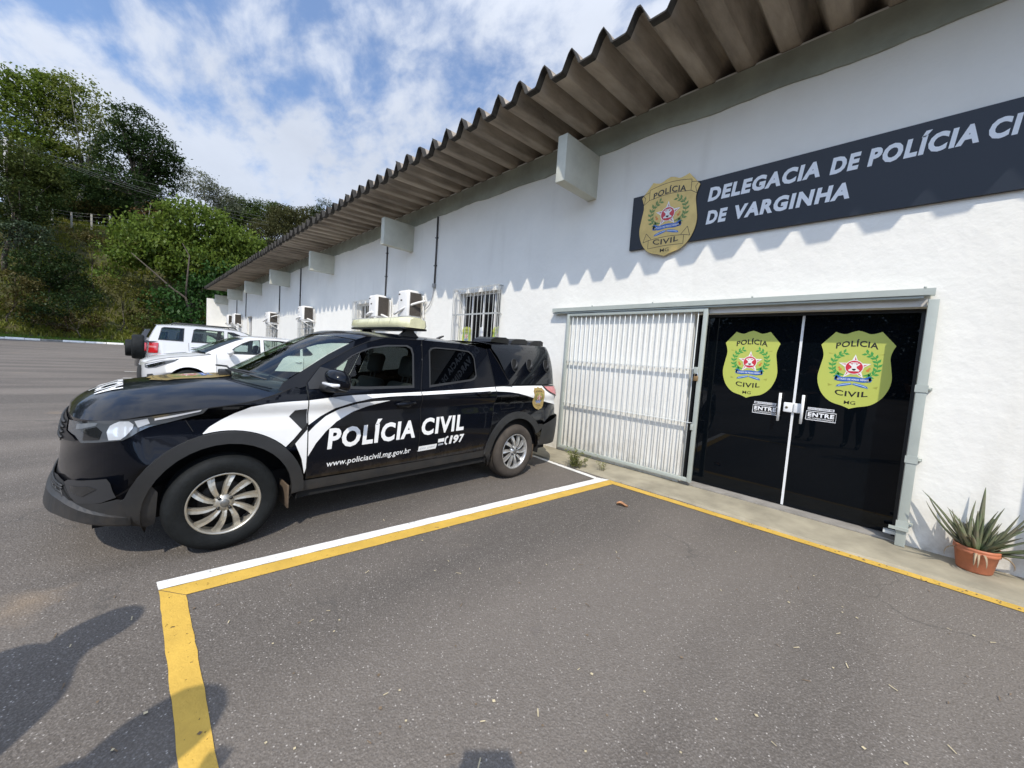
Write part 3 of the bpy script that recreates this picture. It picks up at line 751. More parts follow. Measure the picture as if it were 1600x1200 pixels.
    for u, lat, w in ((2.70, .34, .15), (3.04, .34, .15), (3.37, .34, .13)):
        vb = MB(); z0 = 1.563 + .018 * (u - 2.4)
        vb.prism([(-w, 0), (-w + .02, .035), (-w + .09, .062), (w - .05, .070), (w, .052), (w, 0)], lambda a, b, t: (-u - a, lat + t, z0 + b), -.16, .16); vb.build('roof_vent', [mat('vent_black', (.006, .006, .007), .25)], can)
    # ---- roof light bar
    lb = MB(); pf = [(-.14, 0), (-.155, .03), (-.14, .085), (-.05, .108), (.05, .108), (.14, .085), (.155, .03), (.14, 0)]
    def lbs(y):
        k = 1.0 if abs(y) < .50 else max(.55, 1 - ((abs(y) - .50) / .12) ** 2 * .45)
        return [(-1.50 - a * k, y, 1.616 + b * (.75 + .25 * k)) for a, b in pf]
    ys = [-.62, -.60, -.56, -.50, -.30, -.1, .1, .30, .50, .56, .60, .62]
    vs = [q for y in ys for q in lbs(y)]; n = len(pf)
    lb.add(vs, [(i*n+j, i*n+j+1, (i+1)*n+j+1, (i+1)*n+j) for i in range(len(ys)-1) for j in range(n-1)], 0, True)
    lb.add(lbs(-.62), [tuple(range(n))], 0); lb.add(lbs(.62), [tuple(range(n-1, -1, -1))], 0)
    for y in (-.36, -.12, .12, .36): lb.add([(p[0], y + d, p[2] + .001) for d in (-.004, .004) for p in lbs(y)], [(j, j+1, n+j+1, n+j) for j in range(n-1)], 1)
    L = lb.build('light_bar', [CREAM, mat('lens_seam', (.25, .24, .16), .4)], car)
    b2 = MB(); b2.box((-1.63, -.585, 1.598), (-1.37, .585, 1.618), 0, .008); b2.build('bar_base', [mat('bar_base', (.03, .03, .03), .4)], L)
    for y in (-.46, .46):
        f = MB(); f.prism([(-.10, 0), (.10, 0), (.045, .05), (.03, .085), (-.03, .085), (-.045, .05)], lambda a, b, t: (-1.50 - a, y + t, 1.535 + b), -.03, .03); f.build('bar_foot', [PLASTIC], L)
    an = MB(); an.tube([(-2.15, 0, 1.555), (-2.19, 0, 1.58), (-2.24, 0, 1.60)], [.02, .014, .008], 8); an.build('roof_aerial', [PLASTIC], car)
    # ---- wipers
    wp = MB()
    wp.tube([(-.13, .10, 1.155), (-.20, .30, 1.150), (-.30, .55, 1.135)], .009, 6); wp.tube([(-.10, .12, 1.150), (-.17, .34, 1.142), (-.27, .62, 1.115)], .006, 6)
    wp.tube([(-.12, -.45, 1.15), (-.15, -.15, 1.16), (-.13, .10, 1.155)], .008, 6); wp.box((-.14, .05, 1.10), (-.06, .13, 1.15), 0, .01)
    wp.build('wipers', [PLASTIC], car)
    # ---- interior
    for lat in (.36, -.36): seat(car, 1.33, lat)
    it = MB(); it.box((-.86, -.70, .62), (-.42, .70, .98), 0, .06); it.box((-2.30, -.66, .42), (-1.85, .66, .60), 0, .05); it.box((-2.36, -.64, .5), (-2.24, .64, 1.20), 0, .05); it.box((-1.3, -.12, .3), (-.6, .12, .62), 0, .04)
    it.build('dashboard', [SEAT], car)
    stw = MB()
    M = Matrix.Translation((-.96, .36, .93)) @ Matrix.Rotation(R(65), 4, 'Y')
    stw.tube([M @ Vector((.18 * math.cos(2*math.pi*i/24), .18 * math.sin(2*math.pi*i/24), 0)) for i in range(25)], .014, 6, cap=False)
    stw.tube([M @ Vector((-.17, 0, 0)), M @ Vector((.17, 0, 0))], .016, 6); stw.build('steering_wheel', [SEAT], car)
    # ---- wheels
    for u, sd, al, rb, st_ in ((0, 1, ALLOY, RUBBER, 0), (2.741, 1, ALLOY_SILVER, RUBBER_DUSTY, 0), (0, -1, ALLOY, RUBBER, 0), (2.741, -1, ALLOY_SILVER, RUBBER_DUSTY, 0)):
        wheel(car, u, .855, .315, .205, .205, 10, al, rb, sd, .30 if u == 0 else -.22, phase=.25)
    for u in (.37, 3.06):
        d = MB(); d.box((-u - .012, .62, .19), (-u, .83, .36), 0, .004); d.build('mud_flap', [DIRT], car)
    # ---- livery on the visible side
    lv = MB(); lift = .0022
    wf = [(-.118, .790), (-.085, .828), (-.025, .868), (.05, .910), (.136, .948), (.22, .964), (.316, .973), (.40, .978), (.489, .981), (.489, .815), (.40, .705)] + arch(0, .315, .484, 44, 104, 12)
    vent_cut = [(.368, .868), (.405, .911), (.484, .919), (.484, .80), (.455, .765)]
    panel('', [wf], PICK, None, None, lift, mb=lv, mi=0)
    panel('', [[(.489, .785), (.489, .47), (.478, .43), (.455, .55), (.40, .69)]], PICK, None, None, lift, mb=lv, mi=0)
    panel('', [[(.497, .982), (.62, .995), (.80, 1.012), (1.0, 1.018), (1.452, 1.030), (1.452, 1.000), (1.30, 1.000), (1.15, .996), (.98, .985), (.82, .955), (.69, .915), (.58, .855), (.497, .798)]], PICK, None, None, lift, mb=lv, mi=0)
    panel('', [[(1.459, 1.030), (1.9, 1.045), (2.398, 1.068), (2.395, 1.022), (2.15, 1.020), (1.459, 1.001)]], PICK, None, None, lift, mb=lv, mi=0)
    panel('', [[(2.409, 1.068), (2.66, 1.078), (3.215, 1.076), (3.26, 1.02), (3.33, .985), (3.43, .955), (3.52, .90), (3.56, .83), (3.49, .835), (3.35, .86), (3.086, .915), (2.90, .962), (2.756, .992), (2.60, 1.012), (2.404, 1.022)]], PICK, None, None, lift, mb=lv, mi=0)
    panel('', [[(.497, .745), (.54, .79), (.62, .855), (.72, .905), (.86, .945), (1.0, .960), (1.14, .963), (1.05, .945), (.95, .922), (.83, .880), (.70, .810), (.62, .740), (.55, .655), (.497, .56)]], PICK, None, None, lift, mb=lv, mi=0)
    panel('', [[(.66, .998), (.80, 1.012), (.93, 1.017), (.985, .985), (.90, .972), (.82, .955)]], PICK, None, None, lift + .0008, mb=lv, mi=1)
    panel('', [[(.80, .926), (.86, .945), (.95, .956), (1.0, .935), (.95, .922), (.88, .900)]], PICK, None, None, lift + .0008, mb=lv, mi=1)
    lv.build('livery_stripes', [DECAL_WHITE, DECAL_GREY], bshell)
    panel('wing_vent', [vent_cut], PICK, [PLASTIC], bshell, lift + .003)
    panel('wing_vent_line', [[(.455, .765), (.487, .80), (.488, .765), (.385, .640), (.366, .655)]], PICK, [SEAM], bshell, lift + .001)
    tx = MB()
    def word(body, a, b, z, h, bold, shear=0, slope=0.0, mi=0): panel('', None, PICK, None, None, lift, mb=tx, mi=mi, tris=text_fit(body, a, b, z, h, bold, shear, slope))
    word('POLÍCIA', .632, 1.395, .598, .160, .038, .10, .024); word('CIVIL', 1.462, 1.955, .626, .158, .038, .10, .024)
    word('www.policiacivil.mg.gov.br', .635, 1.362, .458, .047, .012, .10, .028)
    for dg, a, b in (('1', 1.782, 1.826), ('9', 1.834, 1.898), ('7', 1.904, 1.968)):
        word(dg, a, b, .512 + .02 * (a - 1.77), .082, .05, .16)
    for (a, b, z0, z1) in ((1.432, 1.632, .478, .525),): panel('', [[(a, z0), (b, z0 + .006), (b + .012, z1 + .006), (a + .012, z1)]], PICK, None, None, lift, mb=tx, mi=0)
    panel('', [[(1.652, .540), (1.722, .544), (1.724, .578), (1.654, .574)]], PICK, None, None, lift, mb=tx, mi=0)
    panel('', [[(1.658, .508), (1.716, .512), (1.717, .530), (1.659, .526)]], PICK, None, None, lift, mb=tx, mi=1)
    panel('', [band(spline([(1.762, .512), (1.740, .525), (1.740, .57), (1.768, .588)], 4), .016)], PICK, None, None, lift, mb=tx, mi=0)
    panel('', None, PICK, None, None, lift + .001, mb=tx, mi=1, tris=text_fit('ESTADO', 1.455, 1.52, .492, .018, .0, 0, .03))
    panel('', None, PICK, None, None, lift + .001, mb=tx, mi=1, tris=text_fit('GOVERNO', 1.535, 1.622, .495, .018, .0, 0, .03))
    tx.build('livery_lettering', [DECAL_WHITE, DECAL_GREY, SEAM], bshell)
    e = emblem_mesh('', lambda x, y, o: loc3(PICK(3.125 + x * .30, .784 + y * .278 + .0, .004 + o)), .72, True, .0005, .05); e.build('side_emblem', emblem_mats(True), bshell)
    hb2 = MB(); v, f = text_fit('POLÍCIA', -.33, .33, 0, .13, .03)
    v2, f2 = cut2d(v, f, .05); hb2.add([HM(-.47 - b, a, .003) for a, b in v2], f2, 0, True); hb2.build('bonnet_lettering', [DECAL_WHITE], hood)
    e = emblem_mesh('', lambda x, y, o: HM(.17 - y * .52, x * .52 * 1.15, .003 + o), .8, True, .0006, .05); e.build('bonnet_emblem', emblem_mats(True), hood)
    # ---- shut lines
    sls = {1: MB(), -1: MB()}
    def line(pts, fm, w=.006):
        for sd in S2: panel('', [band(pts, w)], fm, None, None, .0030, (sd,), mb=sls[sd])
    line([(.493, 1.055), (.4925, .9), (.4945, .385)], PICK); line([(1.457, 1.055), (1.455, .95), (1.437, .451), (1.433, .385)], PICK); line([(2.403, 1.055), (2.394, .95), (2.360, .816), (2.316, .50), (2.308, .39)], PICK)
    line([(1.459, 1.055), (1.523, 1.30), (1.5565, 1.506)], PG); line([(2.404, 1.055), (2.3975, 1.31), (2.3825, 1.476)], PG, .005)
    line([(.490, 1.055), (.491, 1.108), (.595, 1.232), (.872, 1.3905), (1.02, 1.4535), (1.184, 1.501), (1.55, 1.508)], PG, .005)
    line([(2.44, 1.482), (2.53, 1.335), (2.655, 1.085), (2.665, 1.06)], PG, .012)
    line([(s, zE(s) - .001) for s in [-.72 + 1.10 * i / 24 for i in range(25)]], PICK, .006)
    line([(-.20, .877), (-.165, .805)], PICK, .004); line([(2.47, .955), (2.69, .965), (2.70, .83), (2.48, .82), (2.47, .955)], PICK, .004)
    line([(2.40, 1.075), (3.2, 1.083), (3.6, 1.08)], PICK, .008)
    for sd in S2: sls[sd].build('panel_gaps', [SEAM], bshell)
    return car
def build_car(sp, loc, rot, name, label, cat, paint, group=None):
    car = thing(name, label, cat, loc, rot, group)
    S2 = (1, -1); M = sp['map']; zb = sp['belt']; wb = sp['wb']; wr = sp['wr']
    G = lambda u, z, off=0.0: (u, sp['glat'] - .40 * (z - zb) - .008 * (u - 1.4) ** 2 + off, z)
    zT = lambda s: sm(s, sp['top'])
    FA = arch(0, wr, wr + .065, 205, -22, 22); RA = arch(wb, wr, wr + .06, 202, -25, 22)
    d0, d1, d2 = sp['doors']; c0 = sp['cowl']; D = d2 - .02
    b = MB()
    front = [(s, zT(s)) for s in [M.s0 + (c0 - M.s0) * i / 36 for i in range(37)]]
    panel('', [front + [(d0, zb), (d0, .30), (.36, .26)] + FA[::-1][2:-1] + [(-.38, .24), (M.s0, .22)]], M, None, None, 0, S2, mb=b)
    panel('', [[(d2, zb), (d2 - .02, .55)] + RA[2:-1] + [(wb + .45, .28), (M.s1, .28), (M.s1, sp['tail_top']), (M.s1 - .3, sp['tail_top']), (sp['rear_u'], zb)]], M, None, None, 0, S2, mb=b)
    panel('', [[(.36, .30), (.36, .22), (wb - .33, .22), (wb - .33, .30)]], M, None, None, 0, S2, mb=b)
    A, RF, C = sp['A'], sp['roof'], sp['C']
    # side of the upper body with the window openings left out
    up = A + RF[1:-1] + C
    panel('', [up + [(C[-1][0], zb - .005), (A[0][0], zb - .005)]] + sp['wins'], G, None, None, 0, S2, mb=b)
    shell = b.weld().build('body', [paint], car)
    A3, R3, C3 = [G(*q) for q in A], [G(*q) for q in RF], [G(*q) for q in C]
    n = len(A3); w = MB(); cross(w, A3, [-.20 + .09 * i / (n-1) for i in range(n)], .03, 2.2, 16, .97); w.build('windscreen', [sp.get('wglass', SCREENGLASS)], car)
    n = len(R3); r = MB(); cross(r, R3, [-.11] + [-.05] + [0] * (n - 3) + [.06], [.03] + [.05] * (n - 2) + [.03], 2.6, 16); r.build('roof', [paint], car)
    n = len(C3); c = MB(); cross(c, C3, [.06] * n, [.03] + [.01] * (n - 1), 2.4, 16); tg = c.build('tailgate', [paint], car)
    c2 = MB(); cross(c2, [(u + .006, l, z) for u, l, z in C3[:-1]] if n > 2 else C3, [.06] * n, [.03] + [.01] * n, 2.4, 14, .86); c2.build('rear_window', [TINTGLASS], tg)
    # bonnet
    st = [M.s0 + (c0 - M.s0) * (i / 36) for i in range(37)]; e = [M(s, zT(s)) for s in st]; e[0] = (e[0][0], .004, e[0][2])
    zc = lambda u: sm(u, sp['hood']); h = MB(); cross(h, e, 0, [max(0, zc(u) - z) for u, l, z in e], 2.3, 18); h.build('bonnet', [paint], car)
    cw = MB(); cross(cw, [M(c0 - .02, zT(c0) - .01), G(A[0][0], A[0][1] + .01)], [-.02, -.2], [.06, .03], 2.3, 12); cw.build('cowl', [PLASTIC], car)
    tb = MB(); cross(tb, [C3[-1]] + [M(s, sp['tail_top'] - .002) for s in [M.ur + (M.s1 - M.ur) * i / 8 for i in range(8)]], [.06] + [0] * 8, 0, 2.4, 12); tb.build('tail_shelf', [paint], car)
    # doors with their windows
    for nm, a, bb, k in (('front_door', d0 + .004, d1 - .003, 0), ('rear_door', d1 + .003, d2 - .004, 1)):
        low = [(a, zb), (a, .305), (bb, .305), (bb, zb)] if k == 0 else [(a, zb), (a, .305), (wb - .345, .305)] + [q for q in RA[::1] if q[0] < bb - .06 and q[1] > .33][:9] + [(bb - .016, .56), (bb, zb)]
        for sd in S2:
            d = MB(); panel('', [low], M, None, None, .001, (sd,), mb=d); dd = d.build(nm, [paint], car)
            panel('window', [sp['wins'][k]], G, [sp['glass'][k]], dd, -.006, (sd,))
            hm = MB(); hm.tube([loc3(M(bb - .20 + .15 * t, zb - .115 + .008 * t, .008 + .02 * math.sin(math.pi * t)), sd) for t in [i / 6 for i in range(7)]], .012, 6); hm.build('handle', [paint], dd)
            if k == 0:
                mm = MB(); bm = bmesh.new(); bmesh.ops.create_uvsphere(bm, u_segments=16, v_segments=10, radius=1)
                for q in bm.verts: q.co = Vector((-(sp['mir'][0]) + .075 * q.co.x, sd * (sp['glat'] + .16 + .11 * q.co.y), sp['mir'][1] + .07 * q.co.z))
                mm.bm(bm, 0, True); mm.tube([(-sp['mir'][0], sd * (sp['glat'] - .04), sp['mir'][1] - .05), (-sp['mir'][0], sd * (sp['glat'] + .10), sp['mir'][1] - .03)], .025, 6, 1); mm.build('wing_mirror', [paint, PLASTIC], dd)
    for wn, gl in zip(sp['wins'][2:], sp['glass'][2:]): panel('side_window', [wn], G, [gl], shell, -.006, S2)
    for sd in S2:
        tr = MB()
        for wn in sp['wins']: panel('', [[(x, z) for x, z in band(wn + wn[:1], .022)]], G, None, None, .003, (sd,), mb=tr)
        for s in (d0, d1, d2): panel('', [band([(s, zb), (s - (.016 if s == d2 else 0), .31 if s != d2 else .56)], .008)], M, None, None, .003, (sd,), mb=tr)
        if 'headlight' in sp: panel('', [band([(s_, zT(s_) - .004) for s_ in [-.80 + (c0 + .78) * i / 20 for i in range(21)]], .008)], M, None, None, .003, (sd,), mb=tr)
        tr.build('window_trim', [PLASTIC], shell)
    panel('sill', [[(.37, .30), (.36, .20), (wb - .33, .20), (wb - .34, .30)]], M, [PLASTIC], car, .004, S2)
    ib = MB(); ib.box((-(wb + .55), -.62, .20), (.55, .62, .40)); ib.box((-(wb + .3), -.6, .4), (-c0, .6, .55)); ib.box((-c0 - .25, -.62, .5), (-c0 + .05, .62, zb - .06))
    for u in (0, wb):
        for sd in S2:
            v = [(-(u + (wr + .09) * math.cos(R(a))), y * sd, wr + (wr + .09) * math.sin(R(a))) for a in range(-10, 191, 20) for y in (.50, .80)]
            nn = len(v) // 2; ib.add(v, [(2*i, 2*i+1, 2*i+3, 2*i+2) for i in range(nn-1)])
            ib.add([v[2*i] for i in range(nn)], [tuple(range(nn))])
    ib.build('underbody', [DARK], car)
    for u, lat in ((1.25, .36), (1.25, -.36), (2.1, .33), (2.1, -.33)): seat(car, u, lat, sp['seat'], .58)
    for u in (0, wb):
        for sd in S2: wheel(car, u, .84, wr, .195, wr * .66, 10, ALLOY_SILVER, RUBBER, sd, .1, simple=True)
    for sd in S2:
        if 'headlight' in sp:
            hl = panel('headlight', [sp['headlight']], M, [mat('lamp_smoke', (.16, .17, .18), .08, .2, coat=1.0)], car, .004, (sd,))
            panel('lamp_trim', [sp['lamp_trim']], M, [LAMP_BLACK], hl, .006, (sd,))
            for cx_, cz_, r_ in ((-.66, .69, .035), (-.54, .73, .038), (-.42, .765, .026)): panel('reflector', [circ(cx_, cz_, r_ * 1.3, 14, r_)], M, [CHROME], hl, .008, (sd,))
            panel('light_strip', [band([(-.78, .70), (-.62, .742), (-.40, .815), (-.22, .848)], .012)], M, [LAMP_WHITE], hl, .009, (sd,))
        if 'tail' in sp:
            tl = panel('tail_light', [sp['tail']], M, [LAMP_RED], car, .012, (sd,))
            panel('reverse_lamp', [sp['rev']], M, [LAMP_PINK], tl, .016, (sd,))
    if 'grille' in sp: panel('grille', [sp['grille']], M, [PLASTIC], car, .005, S2)
    if 'fog' in sp: panel('fog_lamp', [sp['fog']], M, [PLASTIC], car, .006, S2)
    if sp.get('flare'):
        fo = arch(wb, wr, wr + .12, 200, -20, 18); panel('wheel_arch', [fo + arch(wb, wr, wr + .055, -20, 200, 18)], M, [sp['flare']], car, .015, S2)
    if 'spare' in sp:
        u, z, r_ = sp['spare']; t = MB(); t.lathe([(.0, -.13), (r_*.90, -.13), (r_*.97, -.115), (r_, -.07), (r_, .07), (r_*.97, .115), (r_*.90, .13), (r_*.5, .135), (.0, .135)], 40, 'Y')
        o = t.build('spare_wheel', [RUBBER], car, (-u, 0, z), math.pi/2)
    if sp.get('rails'):
        for sd in S2:
          rl = MB(); rl.tube([loc3((u, sp['glat'] - .40 * (RF[2][1] - zb) - .06, z), sd) for u, z in ((sp['rails'][0], RF[2][1] + .02), (sp['rails'][0] + .08, RF[2][1] + .075), (sp['rails'][1] - .08, RF[2][1] + .075), (sp['rails'][1], RF[2][1] + .02))], .016, 8)
          rl.build('roof_rail', [PLASTIC], car)
    if sp.get('wipers'):
        wp = MB(); wp.tube([(-c0 + .06, .05, zT(c0) + .075), (-c0 - .02, .30, zT(c0) + .07), (-c0 - .1, .55, zT(c0) + .055)], .009, 6); wp.build('wipers', [PLASTIC], car)
    return car

HATCH = dict(map=CarMap(-.34, .46, 2.4, 2.75, .5, 3.2, .85, [(.2, -.08), (.35, -.03), (.55, 0), (.75, -.004), (.9, -.012), (1.0, -.035), (1.06, -.06)], [(.2, .0), (.45, .03), (.6, .02), (.75, -.02), (.86, -.10), (1.0, -.2)], [(.2, 0), (.6, .02), (.9, 0), (1.1, -.05)]),
    belt=1.00, wb=2.55, wr=.31, glat=.79, doors=(.50, 1.42, 2.36), cowl=.42, rear_u=2.9, tail_top=1.0, seat=.40,
    top=[(-1.5, .74), (-.9, .76), (-.7, .80), (-.45, .86), (-.2, .905), (.1, .945), (.3, .975), (.42, 1.0)],
    hood=[(-.8, .76), (-.6, .87), (-.4, .935), (-.1, .985), (.2, 1.02), (.42, 1.035)],
    A=[(.30, 1.02), (.50, 1.135), (.70, 1.245), (.88, 1.335), (1.05, 1.40)], roof=[(1.05, 1.40), (1.2, 1.432), (1.5, 1.45), (1.9, 1.45), (2.3, 1.43), (2.65, 1.39)], C=[(2.65, 1.39), (2.85, 1.25), (3.0, 1.10), (3.05, 1.0)],
    wins=[[(.72, 1.03), (.86, 1.165), (1.02, 1.28), (1.18, 1.36), (1.38, 1.392), (1.38, 1.035)], [(1.47, 1.038), (1.47, 1.395), (1.8, 1.402), (2.1, 1.388), (2.30, 1.34), (2.28, 1.06)], [(2.36, 1.065), (2.37, 1.315), (2.45, 1.28), (2.60, 1.11), (2.56, 1.085)]], glass=[CARGLASS, CARGLASS, TINTGLASS], mir=(.74, 1.065),
    headlight=[(-.84, .72), (-.66, .755), (-.42, .825), (-.16, .865), (-.24, .80), (-.40, .725), (-.54, .655), (-.70, .625), (-.80, .64)], lamp_trim=[(-.74, .70), (-.66, .725), (-.55, .755), (-.44, .79), (-.38, .775), (-.48, .715), (-.58, .67), (-.70, .65)],
    grille=[(-1.5, .68), (-.98, .68), (-.92, .60), (-.90, .45), (-.95, .33), (-1.5, .31)], fog=[(-.72, .50), (-.60, .52), (-.55, .44), (-.62, .40), (-.72, .42)], wipers=True)
SUV = dict(map=CarMap(-.34, .42, 2.6, 2.88, .36, 3.6, .85, [(.2, -.06), (.4, -.01), (.6, 0), (.9, -.01), (1.05, -.03), (1.19, -.06)], [(.2, 0), (.6, .02), (.9, -.05), (1.1, -.1)], [(.2, .08), (.6, .06), (.9, .02), (1.19, 0)]),
    belt=1.17, wb=2.50, wr=.335, glat=.785, doors=(.50, 1.50, 2.38), cowl=.42, rear_u=3.0, tail_top=1.17, seat=.55,
    top=[(-1.5, .90), (-.8, .95), (-.4, 1.03), (.1, 1.09), (.42, 1.16)], hood=[(-.8, .92), (-.6, 1.03), (-.3, 1.09), (.2, 1.15), (.42, 1.18)],
    A=[(.40, 1.19), (.60, 1.33), (.80, 1.46), (1.0, 1.56)], roof=[(1.0, 1.56), (1.2, 1.62), (1.6, 1.645), (2.2, 1.65), (2.7, 1.64), (3.04, 1.61)], C=[(3.04, 1.61), (3.12, 1.45), (3.20, 1.25), (3.22, 1.17)],
    wins=[[(.78, 1.21), (.95, 1.36), (1.15, 1.50), (1.30, 1.565), (1.44, 1.575), (1.46, 1.20)], [(1.56, 1.20), (1.54, 1.58), (2.2, 1.59), (2.25, 1.56), (2.32, 1.20)], [(2.50, 1.21), (2.47, 1.58), (2.90, 1.575), (2.95, 1.55), (3.03, 1.22)]], glass=[CARGLASS, CARGLASS, CARGLASS], mir=(.80, 1.20), wglass=CARGLASS,
    tail=[(3.02, 1.13), (3.30, 1.13), (3.34, .84), (3.04, .85)], rev=[(3.06, 1.04), (3.32, 1.04), (3.325, .99), (3.06, .99)], spare=(3.43, .97, .345), rails=(1.2, 2.75), flare=PLASTIC)
# ------------------------------------------------------------------ sky and light
w = bpy.data.worlds.new('World'); SC.world = w; w.use_nodes = True
nt = w.node_tree; N = nt.nodes; L = nt.links
bg = N['Background']
sky = N.new('ShaderNodeTexSky'); sky.sky_type = 'NISHITA'; sky.sun_disc = False
SUN = Vector((1.0, -1.0, 1.62)).normalized()
sky.sun_elevation = math.asin(SUN.z); sky.sun_rotation = math.atan2(SUN.x, SUN.y)
sky.air_density = 1.0; sky.dust_density = 0.15; sky.ozone_density = 4.0; sky.altitude = 900
tc = N.new('ShaderNodeTexCoord'); sp = N.new('ShaderNodeSeparateXYZ'); L.new(tc.outputs['Generated'], sp.inputs[0])
def mth(op, a, b=None, c=None, clamp=False):
    q = N.new('ShaderNodeMath'); q.operation = op; q.use_clamp = clamp
    for i, x in enumerate((a, b, c)):
        if x is None: continue
        if isinstance(x, (int, float)): q.inputs[i].default_value = x
        else: L.new(x, q.inputs[i])
    return q.outputs[0]
zz = mth('ADD', mth('MAXIMUM', sp.outputs['Z'], 0.0), 0.42)
cx = mth('DIVIDE', sp.outputs['X'], zz); cy = mth('DIVIDE', sp.outputs['Y'], zz)
cb = N.new('ShaderNodeCombineXYZ'); L.new(cx, cb.inputs[0]); L.new(cy, cb.inputs[1])
def noise(scale, det, rough, off, st=(1, 1, 1), dist=0.0):
    mp = N.new('ShaderNodeMapping'); mp.inputs['Location'].default_value = off; mp.inputs['Scale'].default_value = st; mp.inputs['Rotation'].default_value = (0, 0, R(25))
    L.new(cb.outputs[0], mp.inputs['Vector'])
    n = N.new('ShaderNodeTexNoise'); n.inputs['Scale'].default_value = scale; n.inputs['Detail'].default_value = det; n.inputs['Roughness'].default_value = rough; n.inputs['Distortion'].default_value = dist
    L.new(mp.outputs[0], n.inputs['Vector']); return n.outputs['Fac']
big = noise(1.2, 3, .5, (3.1, 1.7, 0))
mid = noise(6.0, 10, .58, (7.3, 2.2, 0), (1, 1.35, 1), .15)
den = mth('ADD', mth('MULTIPLY', big, .55), mth('MULTIPLY', mid, .62))
CLOUD_LO, CLOUD_HI = .465, .655
mr = N.new('ShaderNodeMapRange'); mr.interpolation_type = 'SMOOTHSTEP'; mr.inputs['From Min'].default_value = CLOUD_LO; mr.inputs['From Max'].default_value = CLOUD_HI; L.new(den, mr.inputs['Value'])
shade = noise(3.0, 6, .6, (1.2, 9.2, 0))
sr = N.new('ShaderNodeMapRange'); sr.inputs['From Min'].default_value = .3; sr.inputs['From Max'].default_value = .7; sr.inputs['To Min'].default_value = .90; sr.inputs['To Max'].default_value = 1.06; L.new(shade, sr.inputs['Value'])
hz = mth('SUBTRACT', 1.0, mth('MULTIPLY', sp.outputs['Z'], 1.5), clamp=True)
fac = mth('MULTIPLY_ADD', mr.outputs['Result'], .72, .14, clamp=True)
fac = mth('MAXIMUM', fac, mth('MULTIPLY', mth('POWER', hz, 2.0), .55))
cc = N.new('ShaderNodeMix'); cc.data_type = 'RGBA'; cc.blend_type = 'MULTIPLY'; cc.inputs['Factor'].default_value = 1; cc.inputs['A'].default_value = (5.7, 6.05, 6.7, 1)
rgb = N.new('ShaderNodeCombineXYZ'); [L.new(sr.outputs['Result'], rgb.inputs[i]) for i in range(3)]; L.new(rgb.outputs[0], cc.inputs['B'])
hs = N.new('ShaderNodeHueSaturation'); hs.inputs['Saturation'].default_value = 1.12; hs.inputs['Value'].default_value = 1.45; L.new(sky.outputs[0], hs.inputs['Color'])
mx = N.new('ShaderNodeMix'); mx.data_type = 'RGBA'; L.new(fac, mx.inputs['Factor']); L.new(hs.outputs[0], mx.inputs['A']); L.new(cc.outputs['Result'], mx.inputs['B'])
dt = N.new('ShaderNodeVectorMath'); dt.operation = 'DOT_PRODUCT'; dt.inputs[1].default_value = SUN; nrm = N.new('ShaderNodeVectorMath'); nrm.operation = 'NORMALIZE'; L.new(tc.outputs['Generated'], nrm.inputs[0]); L.new(nrm.outputs[0], dt.inputs[0])
gl = mth('MULTIPLY_ADD', mth('POWER', mth('MULTIPLY_ADD', dt.outputs['Value'], .5, .5), 2.5), 1.5, .78)   # the sky is brightest round the sun
vs_ = N.new('ShaderNodeVectorMath'); vs_.operation = 'SCALE'; L.new(mx.outputs['Result'], vs_.inputs[0]); L.new(gl, vs_.inputs['Scale'])
L.new(vs_.outputs[0], bg.inputs['Color']); bg.inputs['Strength'].default_value = 0.15
sl = bpy.data.lights.new('sun', 'SUN'); sl.energy = 4.15; sl.angle = R(.53); sl.color = (1.0, .93, .82)
so = bpy.data.objects.new('sun', sl); COL.objects.link(so); so.rotation_euler = (-SUN).to_track_quat('-Z', 'Y').to_euler(); so.location = (20, -20, 40)
SC.view_settings.view_transform = 'Standard'; SC.view_settings.look = 'None'; SC.view_settings.gamma = 1; SC.view_settings.exposure = 0.0
try: SC.view_settings.use_curve_mapping = False
except Exception: pass
SC.render.engine = 'CYCLES'; SC.cycles.max_bounces = 8; SC.cycles.transparent_max_bounces = 16; SC.cycles.sample_clamp_indirect = 6

